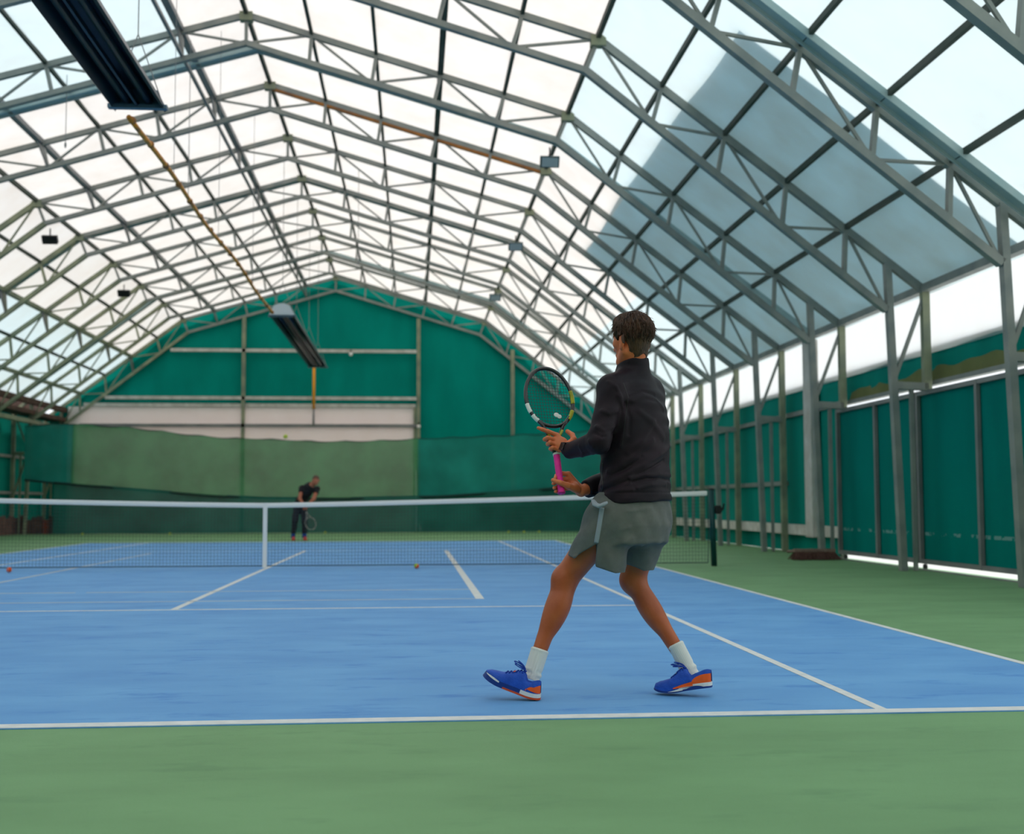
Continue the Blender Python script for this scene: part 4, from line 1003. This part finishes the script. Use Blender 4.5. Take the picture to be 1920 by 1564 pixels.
# ---------------------------- rackets
def racket(gb, axis, vlat, lab, mf, mb_, grip, bands=True, L_=.685, hole=True):
    axis = unit(axis); v = unit(np.array(vlat)-axis*(np.array(vlat)@axis)); wn = np.cross(axis, v)
    g = empty('tennis_racket', gb); tag(g, lab, 'racket')
    pt = lambda a, b2, c=0: np.array(gb)+axis*a+v*b2+wn*c
    cen = .515*L_/.685; ra, rb = .162, .122
    def hd(t, o=0): return pt(cen+(ra+o)*math.sin(t), (rb+o)*math.cos(t)*(1-.06*math.sin(t)))
    def ringtube(t0, t1, r, m, nm, o=0, flat=1.0, n=48, closed=False, par=g):
        q = MB(); q.tube([hd(t0+(t1-t0)*i/n, o) for i in range(n if closed else n+1)], r, 10, closed); return build(nm, q, m, par, True, gb)
    fr_ = ringtube(0, 2*math.pi, .0095, mf, 'frame', closed=True, n=72)
    if bands:
        for a, b2 in ((196, 214), (220, 236)): ringtube(math.radians(a), math.radians(b2), .0104, rk_white, 'white_band', n=10)
        for a, b2 in ((-12, 14), (-48, -26)): ringtube(math.radians(a), math.radians(b2), .0102, mb_, 'yellow_band', n=10)
        for a in (199, 203, 207, 225, 230):
            q = MB(); t = math.radians(a); q.ball(hd(t, -.0085)-wn*.0065, .0026, 8, 6); build('grommet', q, rk_black, g, True, gb)
    q = MB()
    for s in (1, -1):
        t = math.radians(-90+s*52); q.tube([hd(t), pt(cen-ra*.98, s*.052), pt(cen-ra-.045, s*.030), pt(.245, s*.013), pt(.20, s*.009)], [.0095, .0095, .009, .0085, .009], 10)
    build('throat', q, mf, g, True, gb)
    if bands:
        q = MB()
        for s in (1, -1): q.tube([pt(cen-ra-.02, s*.044, -.0035), pt(cen-ra-.05, s*.027, -.0035), pt(.25, s*.012, -.0035), pt(.222, s*.010, -.0035)], .0075, 8)
        build('yellow_throat_stripe', q, mb_, g, True, gb)
    q = MB(); q.tube([pt(.198, 0), pt(.208, 0)], .0185, 12); build('grip_collar', q, rk_white if bands else mf, g, True, gb)
    q = MB(); pts = [pt(a, 0) for a in np.linspace(0, .20, 42)]; q.tube(pts, [(.0185 if i < 2 else .0160)+.0006*(i % 3 == 0) for i in range(42)], 14); build('grip', q, grip, g, True, gb)
    q = MB()
    ins = .93
    for i in range(16):
        b2 = -rb*.90+2*rb*.90*i/15; hgt = ra*math.sqrt(max(0, 1-(b2/rb)**2))
        q.tube([pt(cen-hgt, b2), pt(cen+hgt, b2)], .0009, 4)
    for i in range(19):
        a = -ra*.92+2*ra*.92*i/18; ww = rb*math.sqrt(max(0, 1-(a/ra)**2))
        q.tube([pt(cen+a, -ww), pt(cen+a, ww)], .0009, 4)
    tag(build('strings', q, string_m, g, False, gb), kind='stuff')
    if bands:
        q = MB(); Rm = np.stack([v, axis, wn], 1)
        q.ball(pt(cen-.098, .026, -.002), (.014, .0125, .0012), 16, 6, Rm); q.ball(pt(cen-.106, .040, -.002), (.0125, .0115, .0012), 16, 6, Rm)
        build('string_emblem', q, rk_white, g, True, gb)
    return g
racket(GB, RA, (math.cos(math.radians(14)), math.sin(math.radians(14)), 0), 'black racket with a pink grip and yellow marks, held by the near player', rk_black, yel_green, pink)

# ---------------------------- far player
YF = 12.95; R2 = np.array([-.74, 13.0, 0.0])
def C2(px, py, dy=0.0): return at(px, py, YF+dy)
man2 = empty('person', R2); tag(man2, 'person in black shirt and trousers bending forward behind the far baseline', 'person')
SH_L, SH_R = C2(566, 915, -.08), C2(595, 917, .02); NK = C2(585, 909, -.12); HD = C2(592, 901, -.20)
HPL, HPR = C2(558, 949, .12), C2(569, 950, .16); KNL, KNR = C2(553, 977, .0), C2(571, 978, .02); ANL, ANR = C2(549.5, 1005, .08), C2(571, 1006, .06)
HND = C2(572, 953, -.30)
EL1, EL2 = C2(562, 935, -.20), C2(588, 936, -.22)
def body2(P):
    d = rc(P, C2(563, 942, .10), C2(580, 915, -.05), .12, .14)
    d = smin(d, rc(P, NK, HD, .055, .055), .03)
    for a, e in ((SH_L, EL1), (SH_R, EL2)):
        d = smin(d, rc(P, a, e, .055, .042), .02); d = smin(d, rc(P, e, HND, .042, .032), .015)
    for a, k_, n_ in ((HPL, KNL, ANL), (HPR, KNR, ANR)): d = smin(d, rc(P, a, k_, .085, .058), .02); d = smin(d, rc(P, k_, n_, .055, .04), .02)
    return d
def head2(P):
    d = ell(P, HD+(0, .02, .02), (.075, .095, .10)); d = smin(d, ell(P, HD+(0, -.03, -.05), (.058, .06, .075)), .03)
    d = smin(d, rc(P, HD+np.array((0, -.09, .0)), HD+np.array((0, -.115, -.03)), .008, .013), .012)
    for s in (1, -1):
        d = smin(d, ell(P, HD+(s*.078, .02, -.01), (.012, .018, .03)), .006); d = smax(d, -ell(P, HD+(s*.032, -.092, .01), (.016, .012, .009)), .01)
    d = smin(d, rc(P, HD+np.array((.02, -.088, -.06)), HD+np.array((-.02, -.088, -.06)), .008, .008), .006)
    return d
def hand2(P):
    d = rc(P, HND+np.array((0, .03, .04)), HND, .036, .04)
    for k in range(4):
        for s in (1, -1):
            z = -.028+.019*k; d = smin(d, chain(P, [HND+np.array((s*.03, -.01, z)), HND+np.array((s*.036, -.04, z-.004)), HND+np.array((s*.016, -.052, z-.008))], [.011, .010, .009]), .004)
    for s in (1, -1): d = smin(d, chain(P, [HND+np.array((s*.028, .0, .035)), HND+np.array((s*.022, -.035, .05)), HND+np.array((s*.004, -.05, .046))], [.014, .012, .010]), .005)
    return d
lo2, hi2 = (R2[0]-.75, 12.40, .05), (R2[0]+.75, 13.45, 1.75)
b2m = sdf_mesh(lambda P: smin(body2(P), smin(head2(P), hand2(P), .01), .012), lo2, hi2, .0105, 'body', skin, R2)
merge_mesh([b2m], 'body', mat('flushed_skin', (.42, .13, .07), .5, 0, (.46, .16, .09), 12), man2)
for s in (1, -1):
    q = MB(); q.ball(HD+np.array((s*.030, -.0745, .012)), (.012, .0105, .0058), 12, 8); e2 = build('eye', q, eye_w, man2, True, R2)
    q = MB(); q.ball(HD+np.array((s*.030, -.083, .012)), (.0055, .004, .0055), 10, 6); build('iris', q, eye_d, e2, True, R2)
    q = MB(); q.tube([HD+np.array((s*.016, -.086, .034)), HD+np.array((s*.032, -.084, .038)), HD+np.array((s*.046, -.074, .034))], .0045, 6); build('eyebrow', q, hair_m, man2, True, R2)
shirt_m = mat('black_shirt', (.010, .011, .014), .8, 0, (.014, .015, .018), 10); trs_m = mat('black_trousers', (.012, .012, .020), .8, 0, (.016, .016, .026), 10)
def shirt2(P):
    d = rc(P, C2(562, 944, .10), C2(580, 915, -.05), .130, .145)
    for a, e in ((SH_L, EL1), (SH_R, EL2)): d = smin(d, smax(rc(P, a, a+(e-a)*.7, .072, .066), plane(P, a+(e-a)*.45, unit(e-a)), .01), .03)
    d = smax(d, plane(P, C2(560, 950, .1), unit(C2(562, 944, .10)-C2(580, 915, -.05))), .015)
    return d-.004*np.sin(P[:, 2]*40+P[:, 0]*25)
merge_mesh([sdf_mesh(shirt2, lo2, hi2, .0105, 's', shirt_m, R2)], 't_shirt', shirt_m, man2)
def trous2(P):
    d = ell(P, C2(563, 951, .13), (.16, .15, .13))
    for a, k_, n_ in ((HPL, KNL, ANL), (HPR, KNR, ANR)): d = smin(d, smax(smin(rc(P, a, k_, .098, .074), rc(P, k_, n_, .073, .060), .02), -(P[:, 2]-.17), .01), .03)
    return d-.004*np.sin(P[:, 2]*30+P[:, 0]*18)
merge_mesh([sdf_mesh(trous2, lo2, hi2, .0105, 't', trs_m, R2)], 'trousers', trs_m, man2)
def hair2(P): 
    d = ell(P, HD+(0, .03, .035), (.084, .100, .098)); return smax(d, -((P[:, 2]-HD[2])-.028+(P[:, 1]-HD[1])*.3), .01)
merge_mesh([sdf_mesh(hair2, HD-.16, HD+.18, .008, 'h', hair_m, R2)], 'hair', hair_m, man2)
sh2 = (mat('far_shoe_red', (.50, .05, .06), .7), shoe_red, shoe_red, shoe_red, shoe_red, lace_m)
blue_sock = mat('blue_sock', (.01, .06, .32), .8)
for a_, k_ in ((ANL, KNL), (ANR, KNR)):
    q = MB(); ax_ = unit(k_-a_); q.tube([np.array((a_[0], a_[1], .06)), a_+ax_*.02, a_+ax_*.14], [.058, .054, .058], 14); build('sock', q, blue_sock, man2, True, R2)
for o in (np.array((ANL[0]-.0, 13.08, .002)), np.array((ANR[0], 13.06, .002))):
    shoe(o, math.radians(-82), [(0, 0), (.7, 0), (1, 12)], 1, True, man2, R2, 1.0, sh2, False)
ra2 = C2(586, 992, -.45)-HND
rg = racket(HND-unit(ra2)*.10+np.array((0, -.022, 0)), ra2, (.97, .1, .2), 'pale racket pointing down in the hands of the far player', mat('far_racket_grey', (.30, .28, .25), .4), yel_green, rk_black, False)
